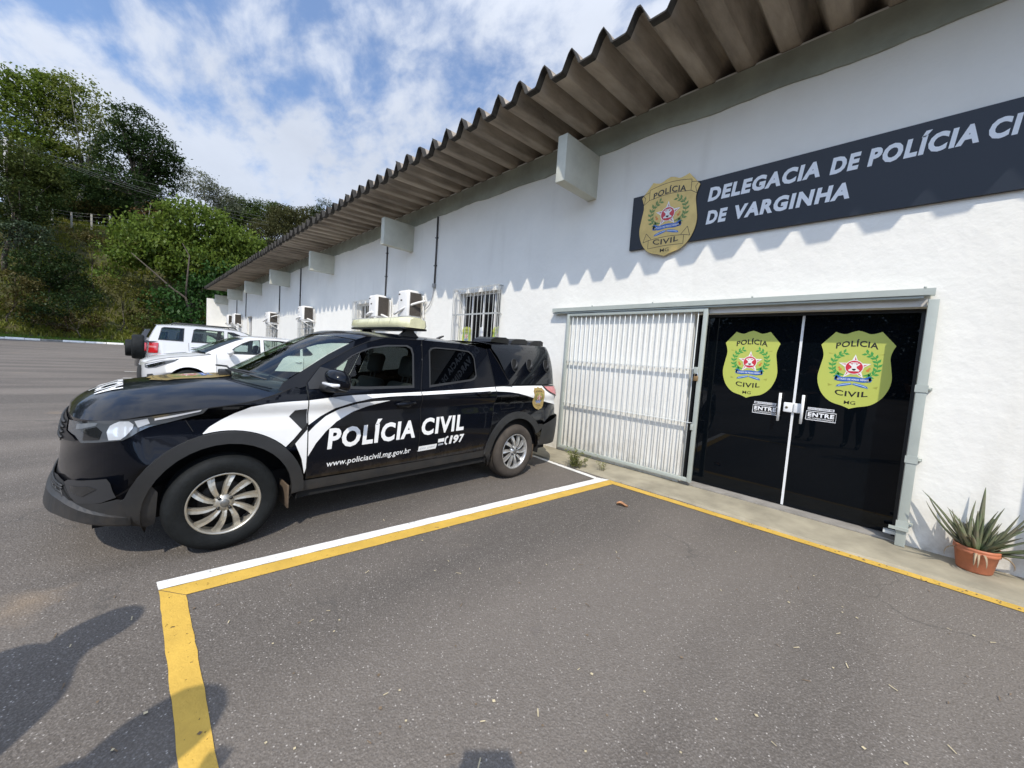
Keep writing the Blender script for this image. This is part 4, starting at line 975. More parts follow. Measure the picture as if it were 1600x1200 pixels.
# ------------------------------------------------------------------ ground
def asphalt_mat():
    mt = bpy.data.materials.new('asphalt'); nt, N, L = nodes_of(mt); b = N['Principled BSDF']; b.inputs['Roughness'].default_value = .88; b.inputs['Specular IOR Level'].default_value = .25
    tc = N.new('ShaderNodeTexCoord'); O = tc.outputs['Object']
    def noi(s, d, r=.55):
        n = N.new('ShaderNodeTexNoise'); n.inputs['Scale'].default_value = s; n.inputs['Detail'].default_value = d; n.inputs['Roughness'].default_value = r; L.new(O, n.inputs['Vector']); return n.outputs['Fac']
    def rng_(x, a, b_, c=0, d=1):
        q = N.new('ShaderNodeMapRange'); q.inputs['From Min'].default_value = a; q.inputs['From Max'].default_value = b_; q.inputs['To Min'].default_value = c; q.inputs['To Max'].default_value = d; L.new(x, q.inputs['Value']); return q.outputs['Result']
    def mixc(f, A, B):
        q = N.new('ShaderNodeMix'); q.data_type = 'RGBA'; L.new(f, q.inputs['Factor'])
        for k, x in (('A', A), ('B', B)):
            if isinstance(x, tuple): q.inputs[k].default_value = (*x, 1)
            else: L.new(x, q.inputs[k])
        return q.outputs['Result']
    base = mixc(rng_(noi(.35, 6), .35, .65), (.102, .089, .077), (.136, .119, .102))
    base = mixc(rng_(noi(2.2, 5, .7), .45, .75, 0, .55), base, (.156, .136, .116))
    # worn lanes and a darker, less worn strip by the building
    mpn = N.new('ShaderNodeMapping'); mpn.inputs['Scale'].default_value = (.55, .10, 1); mpn.inputs['Rotation'].default_value = (0, 0, R(-62)); L.new(O, mpn.inputs['Vector'])
    ln = N.new('ShaderNodeTexNoise'); ln.inputs['Scale'].default_value = 1.6; ln.inputs['Detail'].default_value = 3; L.new(mpn.outputs[0], ln.inputs['Vector'])
    base = mixc(rng_(ln.outputs['Fac'], .50, .62, 0, .75), base, (.166, .145, .124)); base = mixc(rng_(ln.outputs['Fac'], .50, .38, 0, .75), base, (.076, .068, .060))
    # aggregate: pale and dark stones
    v = N.new('ShaderNodeTexVoronoi'); v.inputs['Scale'].default_value = 95; L.new(O, v.inputs['Vector'])
    vs = N.new('ShaderNodeSeparateColor'); L.new(v.outputs['Color'], vs.inputs[0])
    base = mixc(rng_(vs.outputs[0], 0, 1, 0, .38), base, (.105, .092, .080))
    v1 = N.new('ShaderNodeTexVoronoi'); v1.inputs['Scale'].default_value = 180; L.new(O, v1.inputs['Vector'])
    vs1 = N.new('ShaderNodeSeparateColor'); L.new(v1.outputs['Color'], vs1.inputs[0])
    base = mixc(rng_(vs1.outputs[1], .55, 1, 0, .36), base, (.27, .245, .22))
    v2 = N.new('ShaderNodeTexVoronoi'); v2.inputs['Scale'].default_value = 105; L.new(O, v2.inputs['Vector'])
    vs2 = N.new('ShaderNodeSeparateColor'); L.new(v2.outputs['Color'], vs2.inputs[0])
    near = rng_(v2.outputs['Distance'], .12, .42, .9, 0)
    gt = rng_(vs2.outputs[2], .935, 1.0, 0, .9)
    mm = N.new('ShaderNodeMath'); mm.operation = 'MULTIPLY'; L.new(near, mm.inputs[0]); L.new(gt, mm.inputs[1])
    base = mixc(mm.outputs[0], base, (.56, .52, .47))
    # faint ochre scuffs and dark drips
    sc1 = rng_(noi(1.1, 4, .5), .66, .76, 0, .35); base = mixc(sc1, base, (.33, .235, .14))
    base = mixc(rng_(noi(4.5, 3, .5), .70, .76, 0, .30), base, (.10, .09, .085))
    # hairline cracks
    vc = N.new('ShaderNodeTexVoronoi'); vc.feature = 'DISTANCE_TO_EDGE'; vc.inputs['Scale'].default_value = .42
    nd = N.new('ShaderNodeTexNoise'); nd.inputs['Scale'].default_value = 1.6; nd.inputs['Detail'].default_value = 6; L.new(O, nd.inputs['Vector'])
    vm = N.new('ShaderNodeVectorMath'); vm.operation = 'MULTIPLY_ADD'; vm.inputs[1].default_value = (.9, .9, 0); L.new(nd.outputs['Color'], vm.inputs[0]); L.new(O, vm.inputs[2]); L.new(vm.outputs[0], vc.inputs['Vector'])
    ck = rng_(vc.outputs['Distance'], .0015, .005, .55, 0); cm = N.new('ShaderNodeMath'); cm.operation = 'MULTIPLY'; L.new(ck, cm.inputs[0]); L.new(rng_(noi(.6, 2), .5, .56), cm.inputs[1])
    base = mixc(cm.outputs[0], base, (.085, .078, .07))
    L.new(base, b.inputs['Base Color'])
    bp = N.new('ShaderNodeBump'); bp.inputs['Strength'].default_value = .55; bp.inputs['Distance'].default_value = .006
    ad = N.new('ShaderNodeMath'); ad.operation = 'ADD'; L.new(noi(150, 3), ad.inputs[0]); L.new(v.outputs['Distance'], ad.inputs[1]); L.new(ad.outputs[0], bp.inputs['Height']); L.new(bp.outputs['Normal'], b.inputs['Normal'])
    return mt
ASPH = asphalt_mat()
g = MB(); g.add([(-400, -400, 0), (400, -400, 0), (400, 400, 0), (-400, 400, 0)], [(0, 1, 2, 3)]); struct(g.build('ground', [ASPH]))
CONC = mat('walkway_concrete', (.33, .295, .215), .9, var=.30, vscale=2.5, bump=.25, bscale=40)
wk = MB(); ns = 90
ey = lambda x: -.575 + .012 * math.sin(x * 3.1) + .008 * math.sin(x * 11.3) - .0
xs = [-34.2 + i * (42.2 / 260) for i in range(261)]
wk.add([(x, ey(x), .022 + .004 * math.sin(x*5)) for x in xs] + [(x, .30, .03) for x in xs], [(i, i+1, 262+i, 261+i) for i in range(260)])
wk.add([(x, ey(x) - .02, -.01) for x in xs] + [(x, ey(x), .022 + .004 * math.sin(x*5)) for x in xs], [(i, i+1, 262+i, 261+i) for i in range(260)])
struct(wk.build('walkway', [CONC]))
def line_mat(name, col, wear):
    mt = mat(name, col, .75, var=.14, vscale=6, bump=.3, bscale=90); nt = mt.node_tree; N = nt.nodes; L = nt.links
    out = N['Material Output']; b = N['Principled BSDF']; t = N.new('ShaderNodeBsdfTransparent'); mx = N.new('ShaderNodeMixShader')
    tcn = N.new('ShaderNodeTexCoord'); n = N.new('ShaderNodeTexNoise'); n.inputs['Scale'].default_value = 42; n.inputs['Detail'].default_value = 5; n.inputs['Roughness'].default_value = .7; L.new(tcn.outputs['Object'], n.inputs['Vector'])
    r = N.new('ShaderNodeMapRange'); r.inputs['From Min'].default_value = wear; r.inputs['From Max'].default_value = wear + .05; L.new(n.outputs['Fac'], r.inputs['Value'])
    L.new(r.outputs['Result'], mx.inputs['Fac']); L.new(b.outputs[0], mx.inputs[1]); L.new(t.outputs[0], mx.inputs[2]); L.new(mx.outputs[0], out.inputs['Surface'])
    return mt
YEL = line_mat('yellow_road_paint', (.56, .355, .060), .635); WHT = line_mat('white_road_paint', (.74, .73, .69), .64)
def Gp(px, py): p = at(px, py, 2, 0.0); return (p.x, p.y)
def strip(name, pl, pr, m_, z, n=40, jit=.0022):
    """painted strip between two ground polylines"""
    def res(p):
        o = []
        for a, b in zip(p, p[1:]):
            k = max(2, int(math.hypot(b[0]-a[0], b[1]-a[1]) / .06)); o += [(a[0] + (b[0]-a[0])*i/k, a[1] + (b[1]-a[1])*i/k) for i in range(k)]
        return o + [p[-1]]
    a, b = res(pl), res(pr); n = max(len(a), len(b))
    pick = lambda p, i: p[min(len(p)-1, round(i * (len(p)-1) / (n-1)))]
    j = lambda: rng.uniform(-jit, jit)
    mb = MB(); mb.add([(q[0]+j(), q[1]+j(), z) for q in [pick(a, i) for i in range(n)]] + [(q[0]+j(), q[1]+j(), z) for q in [pick(b, i) for i in range(n)]], [(i, n+i, n+i+1, i+1) for i in range(n-1)])
    return struct(mb.build(name, [m_]))
W0, W1 = Gp(245, 911), Gp(936, 747.5); Y0, Y1 = Gp(248, 923), Gp(952, 750.5); Z0, Z1 = Gp(291, 930), Gp(957, 757)
strip('parking_line', [W0, W1], [Y0, Y1], WHT, .006)
strip('parking_line', [Y0, Y1], [Z0, Z1], YEL, .004)
strip('parking_line', [Gp(248, 924), Gp(262, 1050), Gp(279, 1200), Gp(290, 1290)], [Gp(291, 931), Gp(316, 1060), Gp(341, 1200), Gp(360, 1290)], YEL, .0045)
strip('parking_line', [Y1, (0.3, -.585), (3, -.585), (8, -.59)], [Z1, (0.3, -.675), (3, -.68), (8, -.68)], YEL, .005)
strip('parking_line', [W1, (-3.6, -.585), (-9, -.585)], [(W1[0] + .02, W1[1] - .08), (-3.6, -.65), (-9, -.65)], WHT, .005)
for k in range(1, 7):
    x = -2.6 - 2.62 * k; strip('parking_line', [(x - .45, -5.0), (x, -.65)], [(x - .35, -5.0), (x + .10, -.65)], WHT, .004)
kb = MB(); y = -34.0
while y < 4:
    l = rng.uniform(.7, 1.6)
    if rng.random() > .12: kb.box((-53.85, y, -.05), (-53.62, y + l * .97, .16 + rng.uniform(-.02, .02)), 0 if rng.random() > .25 else 1, .01)
    y += l
struct(kb.build('kerb', [mat('whitewashed_kerb', (.88, .86, .80), .85, var=.15, vscale=3), mat('bare_kerb', (.26, .25, .22), .9, var=.4, vscale=3)]))
# ------------------------------------------------------------------ police station
PLASTER = mat('white_plaster', (.79, .772, .712), .85, var=.05, vscale=1.2, bump=.36, bscale=7)
BEAMC = mat('grey_green_concrete', (.30, .315, .255), .85, var=.22, vscale=2.2, bump=.15, bscale=30)
BRKC = mat('pale_grey_green_concrete', (.54, .54, .46), .8, var=.12, vscale=3, bump=.12, bscale=30)
CEMENT = mat('weathered_fibre_cement', (.42, .355, .28), .92, var=0, col2=(.14, .115, .088), vscale=1.6, bump=.2, bscale=25, stretch=(2.2, .5, 2.2), detail=7)
MOSS = mat('mossy_roof_edge', (.036, .032, .026), .95, var=.5, vscale=9)
GREYPAINT = mat('grey_green_painted_steel', (.38, .41, .37), .45, var=.08, vscale=6)
BARPAINT = mat('grey_bar_paint', (.40, .41, .40), .5, var=.08)
PALEPAINT = mat('pale_painted_steel', (.60, .62, .60), .45, var=.06)
WHITEALU = mat('white_aluminium', (.78, .78, .77), .3)
BLACKGLASS = mat('black_door_glass', (.0022, .0034, .005), .012, spec=.22)
WINGLASS = mat('dark_window_glass', (.006, .006, .008), .05, spec=.25)
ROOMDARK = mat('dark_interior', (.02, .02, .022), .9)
st = thing('police_station', 'long white plastered police station with a grey corrugated roof overhang', 'building', (-14, 4, 0))
BO = Vector((-14, 4, 0))
def B(mb, name, mats, parent=st, fixn=False):
    o = mb.build(name, mats, None, fixn=fixn); o.parent = parent
    # the geometry is in world coordinates
    if parent is st: o.matrix_parent_inverse = Matrix.Translation(-BO)
    return o
XL, XR = -34.2, 8.0
ZW = 4.72
DOOR = (-1.80, .078, .045, 2.065)
WINX = [(-6.50, -5.25, .95, 2.62), (-11.60, -10.35, .95, 2.66), (-17.0, -15.5, .95, 2.30), (-22.2, -20.6, .95, 2.35), (-27.5, -26.1, .25, 2.72), (-32.2, -31.0, .95, 2.3)]
opens = [(DOOR[0], DOOR[1], DOOR[2], DOOR[3], .20)] + [(a, b, c, d, .16) for a, b, c, d in WINX]
wl = MB()
xsb = sorted({XL, XR} | {o[0] for o in opens} | {o[1] for o in opens}); zsb = sorted({-.05, ZW} | {o[2] for o in opens} | {o[3] for o in opens})
for xa, xb in zip(xsb, xsb[1:]):
    for za, zb in zip(zsb, zsb[1:]):
        xm, zm = (xa+xb)/2, (za+zb)/2
        if any(o[0] < xm < o[1] and o[2] < zm < o[3] for o in opens): continue
        wl.add([(xa, 0, za), (xb, 0, za), (xb, 0, zb), (xa, 0, zb)], [(0, 1, 2, 3)])
for a, b, c, d, dp in opens:
    wl.add([(a, 0, c), (a, dp, c), (a, dp, d), (a, 0, d)], [(0, 1, 2, 3)]); wl.add([(b, 0, c), (b, dp, c), (b, dp, d), (b, 0, d)], [(3, 2, 1, 0)])
    wl.add([(a, 0, d), (b, 0, d), (b, dp, d), (a, dp, d)], [(3, 2, 1, 0)]); wl.add([(a, 0, c), (b, 0, c), (b, dp, c), (a, dp, c)], [(0, 1, 2, 3)])
wl.add([(XL, 0, -.05), (XL, 9, -.05), (XL, 9, ZW), (XL, 0, ZW)], [(0, 1, 2, 3)]); wl.add([(XR, 0, -.05), (XR, 9, -.05), (XR, 9, ZW), (XR, 0, ZW)], [(3, 2, 1, 0)])
wl.add([(XL, 9, -.05), (XR, 9, -.05), (XR, 9, ZW), (XL, 9, ZW)], [(0, 1, 2, 3)])
B(wl, 'wall', [PLASTER], fixn=True)
# plaster material: grime towards the bottom of the wall and trowel marks
nt = PLASTER.node_tree; N = nt.nodes; L = nt.links; b = N['Principled BSDF']
tcn = N.new('ShaderNodeTexCoord'); spx = N.new('ShaderNodeSeparateXYZ'); L.new(tcn.outputs['Object'], spx.inputs[0])
gz = N.new('ShaderNodeMapRange'); gz.inputs['From Min'].default_value = .02; gz.inputs['From Max'].default_value = .50; gz.inputs['To Min'].default_value = .95; gz.inputs['To Max'].default_value = 0; L.new(spx.outputs['Z'], gz.inputs['Value'])
gn = N.new('ShaderNodeTexNoise'); gn.inputs['Scale'].default_value = 3.0; gn.inputs['Detail'].default_value = 7; gn.inputs['Roughness'].default_value = .7; L.new(tcn.outputs['Object'], gn.inputs['Vector'])
gm = N.new('ShaderNodeMath'); gm.operation = 'MULTIPLY'; gg = N.new('ShaderNodeMapRange'); gg.inputs['From Min'].default_value = .42; gg.inputs['From Max'].default_value = .68; L.new(gn.outputs['Fac'], gg.inputs['Value']); L.new(gg.outputs['Result'], gm.inputs[0]); L.new(gz.outputs['Result'], gm.inputs[1])
# rain streaks below the roof beam
stm = N.new('ShaderNodeMapping'); stm.inputs['Scale'].default_value = (2.3, 1, .35); L.new(tcn.outputs['Object'], stm.inputs['Vector'])
sn = N.new('ShaderNodeTexNoise'); sn.inputs['Scale'].default_value = 1.3; sn.inputs['Detail'].default_value = 6; L.new(stm.outputs[0], sn.inputs['Vector'])
sg = N.new('ShaderNodeMapRange'); sg.inputs['From Min'].default_value = .60; sg.inputs['From Max'].default_value = .75; sg.inputs['To Max'].default_value = .14; L.new(sn.outputs['Fac'], sg.inputs['Value'])
mxa = N.new('ShaderNodeMath'); mxa.operation = 'MAXIMUM'; L.new(gm.outputs[0], mxa.inputs[0]); L.new(sg.outputs['Result'], mxa.inputs[1])
gx = N.new('ShaderNodeMix'); gx.data_type = 'RGBA'; gx.inputs['B'].default_value = (.42, .38, .31, 1); L.new(mxa.outputs[0], gx.inputs['Factor'])
src = b.inputs['Base Color'].links[0].from_socket; L.new(src, gx.inputs['A']); L.new(gx.outputs['Result'], b.inputs['Base Color'])
tn = N.new('ShaderNodeTexNoise'); tn.inputs['Scale'].default_value = 26; tn.inputs['Detail'].default_value = 6; L.new(tcn.outputs['Object'], tn.inputs['Vector'])
b2 = N.new('ShaderNodeBump'); b2.inputs['Strength'].default_value = .35; b2.inputs['Distance'].default_value = .006; L.new(tn.outputs['Fac'], b2.inputs['Height'])
b1 = b.inputs['Normal'].links[0].from_node; b1.inputs['Distance'].default_value = .022; L.new(b1.outputs['Normal'], b2.inputs['Normal']); L.new(b2.outputs['Normal'], b.inputs['Normal'])

# roof beam with a wavering painted lower edge
bm_ = MB(); xs = [XL + i * (XR - XL) / 420 for i in range(421)]
lo = [4.355 + .012 * math.sin(x * 1.7) + .010 * math.sin(x * 4.9 + 1) + .006 * rng.uniform(-1, 1) for x in xs]
bm_.add([(x, -.022, z) for x, z in zip(xs, lo)] + [(x, -.022, 4.685) for x in xs], [(i, i+1, 422+i, 421+i) for i in range(420)])
bm_.add([(x, .0, z) for x, z in zip(xs, lo)] + [(x, -.022, z) for x, z in zip(xs, lo)], [(i, i+1, 422+i, 421+i) for i in range(420)])
bm_.add([(XL, -.022, 4.685), (XR, -.022, 4.685), (XR, .3, 4.685), (XL, .3, 4.685)], [(0, 1, 2, 3)])
B(bm_, 'beam', [BEAMC])
for k in range(-2, 7):
    xc = -3.418 - 5.13 * k
    q = MB(); q.box((xc - .077, -.752, 3.755), (xc + .077, .02, 4.352), 0, .008); B(q, 'bracket', [BRKC])
ew = MB(); ew.box((-34.45, -1.18, -.05), (-34.2, .0, 4.05)); B(ew, 'end_wall', [PLASTER])
bt = MB(); bt.box((1.22, -.52, -.05), (1.40, -.002, 4.0)); B(bt, 'buttress', [PLASTER])
# corrugated roof: deep troughs between sharp ridges
pit = .4012; ph = -2.116
def prof(x0):   # one corrugation starting at a ridge
    return [(0.010, .200), (.024, .180), (.040, .155), (.112, .010), (.128, 0), (.272, 0), (.288, .010), (.360, .155), (.386, .185)]
rf = MB(); k0 = int((XL - .3 - ph) / pit) - 1; k1 = int((XR - ph) / pit) + 1
line_ = []
ddy = 0
for k in range(k0, k1):
    dz = rng.uniform(-.006, .006); dy = rng.uniform(-.012, .012)
    if k % 2 == 0: ddy = rng.uniform(-.012, .012)
    for a, z in prof(0): line_.append((ph + k * pit + a - .01, z + dz, dy + ddy))
ysl = [-1.30, -1.21, -.9, -.45, 0, .45, 2, 5, 9.2]; zr = lambda y: 4.655 + (y + 1.3) * .034
nL = len(line_)
for th in (0, .012):
    vs = [(x, y + (d + .055 * max(0, x + 1.7) if y < -1.2 else 0), zr(y) + z + th) for y in ysl for x, z, d in line_]  # unseen right end of the eave drawn back to raise its shadow on the wall
    rf.add(vs, [(i*nL+j, i*nL+j+1, (i+1)*nL+j+1, (i+1)*nL+j) for i in range(1, len(ysl)-1) for j in range(nL-1)], 0)
    rf.add([vs[j] for j in range(2*nL)], [(j, j+1, nL+j+1, nL+j) for j in range(nL-1)], 1)
rf.add([(x, -1.30 + d + .055 * max(0, x + 1.7), zr(-1.3) + z + t) for t in (-.003, .015) for x, z, d in line_], [(j, j+1, nL+j+1, nL+j) for j in range(nL-1)], 1)
B(rf, 'roof', [CEMENT, MOSS])
# dark sheet behind the beam, standing in for the shade in the attic
at_ = MB(); at_.add([(XL, .5, 4.6), (XR, .5, 4.6), (XR, .5, 5.2), (XL, .5, 5.2)], [(0, 1, 2, 3)]); B(at_, 'attic_shade_sheet', [ROOMDARK])
# ---- windows with projecting grilles
for i, (a, b, c, d) in enumerate(WINX):
    q = MB(); q.box((a, .13, c), (b, .15, d)); wn = B(q, 'window', [WINGLASS])
    f = MB(); f.box((a, .10, c), (a + .04, .135, d)); f.box((b - .04, .10, c), (b, .135, d)); f.box((a + .04, .10, d - .04), (b - .04, .135, d)); f.box((a + .04, .10, c), (b - .04, .135, c + .04))
    for t in (.24, .52, .79): f.box((a + (b-a)*t - .012, .105, c + .04), (a + (b-a)*t + .012, .133, d - .04))
    f.box((a + (b-a)*.52 - .045, .085, c + .82), (a + (b-a)*.52 + .045, .104, c + 1.0), 0, .008)
    B(f, 'window_frame', [WHITEALU], wn)
    if i == 4: continue
    gr = MB(); y0, y1 = -.125, -.008; ga, gb_, gc, gd = a - .05, b + .05, c - .05, d + .06
    nb = round((gb_ - ga) / .108)
    for k in range(nb + 1): x = ga + (gb_ - ga) * k / nb; gr.box((x - .0045, y0 - .001, gc), (x + .0045, y0 + .008, gd))
    for z in (gc, gd, gc + (gd - gc) * .72, gc + (gd - gc) * .36):
        gr.box((ga, y0 + .0085, z - .014), (gb_, y0 + .0125, z + .014))
        for x in (ga, gb_): gr.box((x - .005, y0 + .013, z - .012), (x + .005, y1, z + .012))
    for x in (ga, gb_):
        for y in (-.085, -.045): gr.box((x - .005, y - .005, gc), (x + .005, y + .005, gd))
    B(gr, 'window_grille', [BARPAINT], wn)
    if i < 2:
        for xe in (a + .17, b - .13):
            e = emblem_mesh('', lambda x, y, o, xe=xe: (xe + x * .42, .0985 - o, 1.55 + y * .42), .715, False, .0004); B(e, 'window_emblem', emblem_mats(False), wn)
# ---- entrance: two black glass leaves
a, b, c, d = DOOR; mid = -.772
fr = MB(); fr.box((a, .10, d - .03), (b, .20, d), 0); fr.box((a, .10, c), (a + .025, .20, d - .03)); fr.box((b - .025, .10, c), (b, .20, d - .03)); fr.box((a, -.01, .030), (b, .20, .046), 1)
B(fr, 'door_frame', [mat('black_anodised', (.01, .011, .012), .4), mat('threshold_metal', (.30, .28, .25), .7, var=.3)])
bk = MB(); bk.box((a, .21, 0), (b, .24, d + .05)); B(bk, 'door_backing', [ROOMDARK])
for sd in (-1, 1):
    xa, xb = (a + .025, mid - .011) if sd < 0 else (mid + .011, b - .025)
    q = MB(); q.box((xa, .140, c + .01), (xb, .150, d - .03), 0)
    lf = B(q, 'glass_door', [BLACKGLASS]); lf['label'] = 'left black glass leaf' if sd < 0 else 'right black glass leaf'
    e = MB(); xe = mid
    e.box((min(xe + sd*.0005, xe + sd * .0105), .133, c + .012), (max(xe + sd*.0005, xe + sd * .0105), .153, d - .032)); B(e, 'edge_profile', [WHITEALU], lf)
    cxm = -1.212 if sd < 0 else -.341
    em = emblem_mesh('', lambda x, y, o, cxm=cxm: (cxm + x * .742, .1385 - o, 1.137 + y * .744), .715, False, .0004); B(em, 'door_emblem', emblem_mats(False), lf)
    xh = -.886 if sd < 0 else -.690
    h = MB(); h.tube([(xh, .085, .935), (xh, .085, 1.228)], .013, 12)
    for z in (.985, 1.178): h.tube([(xh, .085, z), (xh, .139, z)], .008, 8)
    B(h, 'door_handle', [mat('white_handle', (.80, .80, .79), .25)], lf)
    lk = MB(); l0, l1 = (-.855, mid - .005) if sd < 0 else (mid + .005, -.700)
    lk.box((l0, .112, 1.035), (l1, .139, 1.135), 0, .008)
    if sd < 0: lk.lathe([(0, .108), (.012, .108), (.013, .113)], 14, 'Y', (-.825, 0, 1.085), 1)
    B(lk, 'lock_plate', [WHITEALU, mat('lock_brass', (.2, .17, .12), .4, .8)], lf)
    s0, s1 = (-1.135, -.905) if sd < 0 else (-.660, -.425)
    sk = MB(); y = .1385
    def T(body, x0, x1, z, hh, mi, bold=.03, yy=y - .0004):
        v, f = text_fit(body, x0, x1, z, hh, bold); sk.add([(p, yy, r) for p, r in v], f, mi)
    fr_ = [(s0, .985), (s1, .985), (s1, 1.072), (s0, 1.072)]
    for p in (band(fr_ + fr_[:1], .006),):
        v, f = poly2d([p]); sk.add([(q[0], y, q[1]) for q in v], f, 0)
    T('ENTRE', s0 + .014, s1 - .014, 1.018, .042, 0, .045); T('AR CONDICIONADO', s0 + .014, s1 - .014, .995, .015, 0, .02)
    v, f = poly2d([[(s0 + .008, 1.086), (s1 - .018, 1.086), (s1 - .018, 1.111), (s0 + .008, 1.111)]]); sk.add([(q[0], y, q[1]) for q in v], f, 2)
    if sd > 0: T('PORTA DE CORRER', s0 + .014, s1 - .060, 1.092, .013, 1, .0); ar = [(s1 - .052, 1.095), (s1 - .036, 1.095), (s1 - .036, 1.090), (s1 - .023, 1.0985), (s1 - .036, 1.107), (s1 - .036, 1.102), (s1 - .052, 1.102)]
    else: T('PORTA DE CORRER', s0 + .052, s1 - .026, 1.092, .013, 1, .0); ar = [(s0 + .044, 1.095), (s0 + .028, 1.095), (s0 + .028, 1.090), (s0 + .013, 1.0985), (s0 + .028, 1.107), (s0 + .028, 1.102), (s0 + .044, 1.102)]
    v, f = poly2d([ar]); sk.add([(q[0], y - .0004, q[1]) for q in v], f, 1)
    B(sk, 'door_sticker', [mat('sticker_white', (.78, .78, .78), .4), mat('sticker_black', (.01, .01, .012), .4), mat('sticker_grey', (.62, .62, .63), .4)], lf)
# ---- sliding gate, its rail and the receiving post
gt = thing('sliding_gate', 'slid-open steel bar gate hanging against the wall beside the black glass doors', 'gate', (-2.64, -.08, .08))
GO = Vector((-2.64, -.08, .08))
def Pz(mb, name, mats, parent, org):
    o = mb.build(name, mats); o.parent = parent; o.matrix_parent_inverse = Matrix.Translation(-org); return o
ga, gb_, gc, gd = -3.645, -1.635, .078, 2.122; y0, y1 = -.075, -.038
f = MB(); f.box((ga, y0, gc), (ga + .042, y1, gd), 0, .004); f.box((gb_ - .048, y0, gc), (gb_, y1, gd), 0, .004); f.box((ga + .042, y0, gd - .042), (gb_ - .048, y1, gd), 0, .004); f.box((ga + .042, y0, gc), (gb_ - .048, y1, gc + .045), 0, .004)
Pz(f, 'frame', [GREYPAINT], gt, GO)
q = MB(); nb = 24
for k in range(nb): x = ga + .042 + (gb_ - .048 - ga - .042) * (k + .75) / (nb + .5); q.tube([(x, -.055, gc + .045), (x, -.055, gd - .042)], .0058, 8)
Pz(q, 'bars', [PALEPAINT], gt, GO)
for z in (1.415, .782):
    q = MB(); q.box((ga + .042, -.072, z - .003), (gb_ - .048, -.042, z + .003)); Pz(q, 'cross_rail', [PALEPAINT], gt, GO)
q = MB(); q.box((gb_ - .085, -.095, 1.36), (gb_ - .035, -.076, 1.44), 0, .004); q.box((gb_ - .075, -.105, 1.28), (gb_ - .03, -.077, 1.335), 1, .006); q.tube([(gb_ - .068, -.092, 1.33), (gb_ - .068, -.092, 1.375), (gb_ - .038, -.092, 1.375), (gb_ - .038, -.092, 1.33)], .004, 6, 2)
Pz(q, 'padlock', [GREYPAINT, mat('brass_padlock', (.35, .22, .10), .4, .7), CHROME], gt, GO)
q = MB(); q.box((gb_ - .06, -.092, .70), (gb_ - .03, -.076, .77), 0, .003); Pz(q, 'latch', [GREYPAINT], gt, GO)
rl = thing('gate_rail', 'long grey-green steel gate rail over the entrance, with a post down beside the doors', 'gate rail', (-1.9, -.05, 2.18)); RO = Vector((-1.9, -.05, 2.18))
q = MB(); q.box((-3.925, -.100, 2.150), (.112, -.093, 2.205)); q.box((-3.925, -.093, 2.198), (.112, -.030, 2.205)); q.box((-3.925, -.030, 2.150), (.112, -.023, 2.205)); q.box((-3.925, -.085, 2.128), (.05, -.040, 2.147), 0)
for x in (-3.2, -2.3, -1.2, .05): q.box((x - .02, -.0225, 2.165), (x + .02, 0.01, 2.19)); q.tube([(x, -.09, 2.205), (x, -.09, 2.222)], .010, 6)
Pz(q, 'rail', [GREYPAINT], rl, RO)
q = MB(); q.box((.078, -.090, .03), (.142, -.020, 2.115), 0, .003)
for z in (1.38, .78, .22): q.box((.07, -.096, z - .03), (.148, -.091, z + .03)); q.tube([(.142, -.07, z), (.165, -.07, z)], .008, 6); q.box((.1425, -.05, z - .012), (.172, .0, z + .012))
q.box((.03, -.112, .17), (.15, -.097, .195)); q.box((.0, -.04, .10), (.10, .02, .125), 1)
Pz(q, 'post', [GREYPAINT, PALEPAINT], rl, RO)
q = MB(); q.box((DOOR[0], -.022, 2.066), (.075, -.002, 2.125), 0); Pz(q, 'lintel_strip', [mat('lintel_paint', (.60, .58, .54), .7, var=.12)], rl, RO)
# ---- sign board
sg = thing('sign_board', 'long navy sign board with white lettering and a gold shield, high on the wall', 'sign', (-.1, -.02, 3.2)); SO = Vector((-.1, -.02, 3.2))
SIGNB = mat('navy_sign_panel', (.012, .016, .024), .30, spec=.3)
sz0 = lambda x: 2.928 - .012 * (x + 2.7) / 3.1; sz1 = lambda x: 3.612 - .018 * (x + 2.7) / 3.1
q = MB(); xa, xb = -2.725, 3.05
vs = [(x, y, z) for y in (-.035, -.004) for x, z in ((xa, sz0(xa)), (xb, sz0(xb)), (xb, sz1(xb)), (xa, sz1(xa)))]
q.add(vs, [(0, 1, 2, 3), (7, 6, 5, 4), (0, 4, 5, 1), (1, 5, 6, 2), (2, 6, 7, 3), (3, 7, 4, 0)]); Pz(q, 'board', [SIGNB], sg, SO)
q = MB()
def T(body, x0, x1, z, hh):
    v, f = text_fit(body, x0, x1, z, hh, .05, .14); n = len(v)
    q.add([(p, -.0372, r) for p, r in v], f, 0)
l1 = lambda x: 3.343 - .008 * (x + 1.77)
for wd, x0, x1 in (('DELEGACIA', -1.775, -.755), ('DE', -.682, -.468), ('POLÍCIA', -.418, .228), ('CIVIL', .272, .66)): T(wd, x0, x1, l1(x0), .152)
for wd, x0, x1 in (('DE', -1.772, -1.552), ('VARGINHA', -1.478, -.515)): T(wd, x0, x1, 3.086 - .008 * (x0 + 1.77), .150)
Pz(q, 'lettering', [mat('sign_white', (.74, .76, .78), .4)], sg, SO)
em = emblem_mesh('', lambda x, y, o: (-2.234 + x * .98, -.048 - o, 2.79 + y * .955), .735, True, .0004, thick=.010)
Pz(em, 'shield', emblem_mats(True), sg, SO)
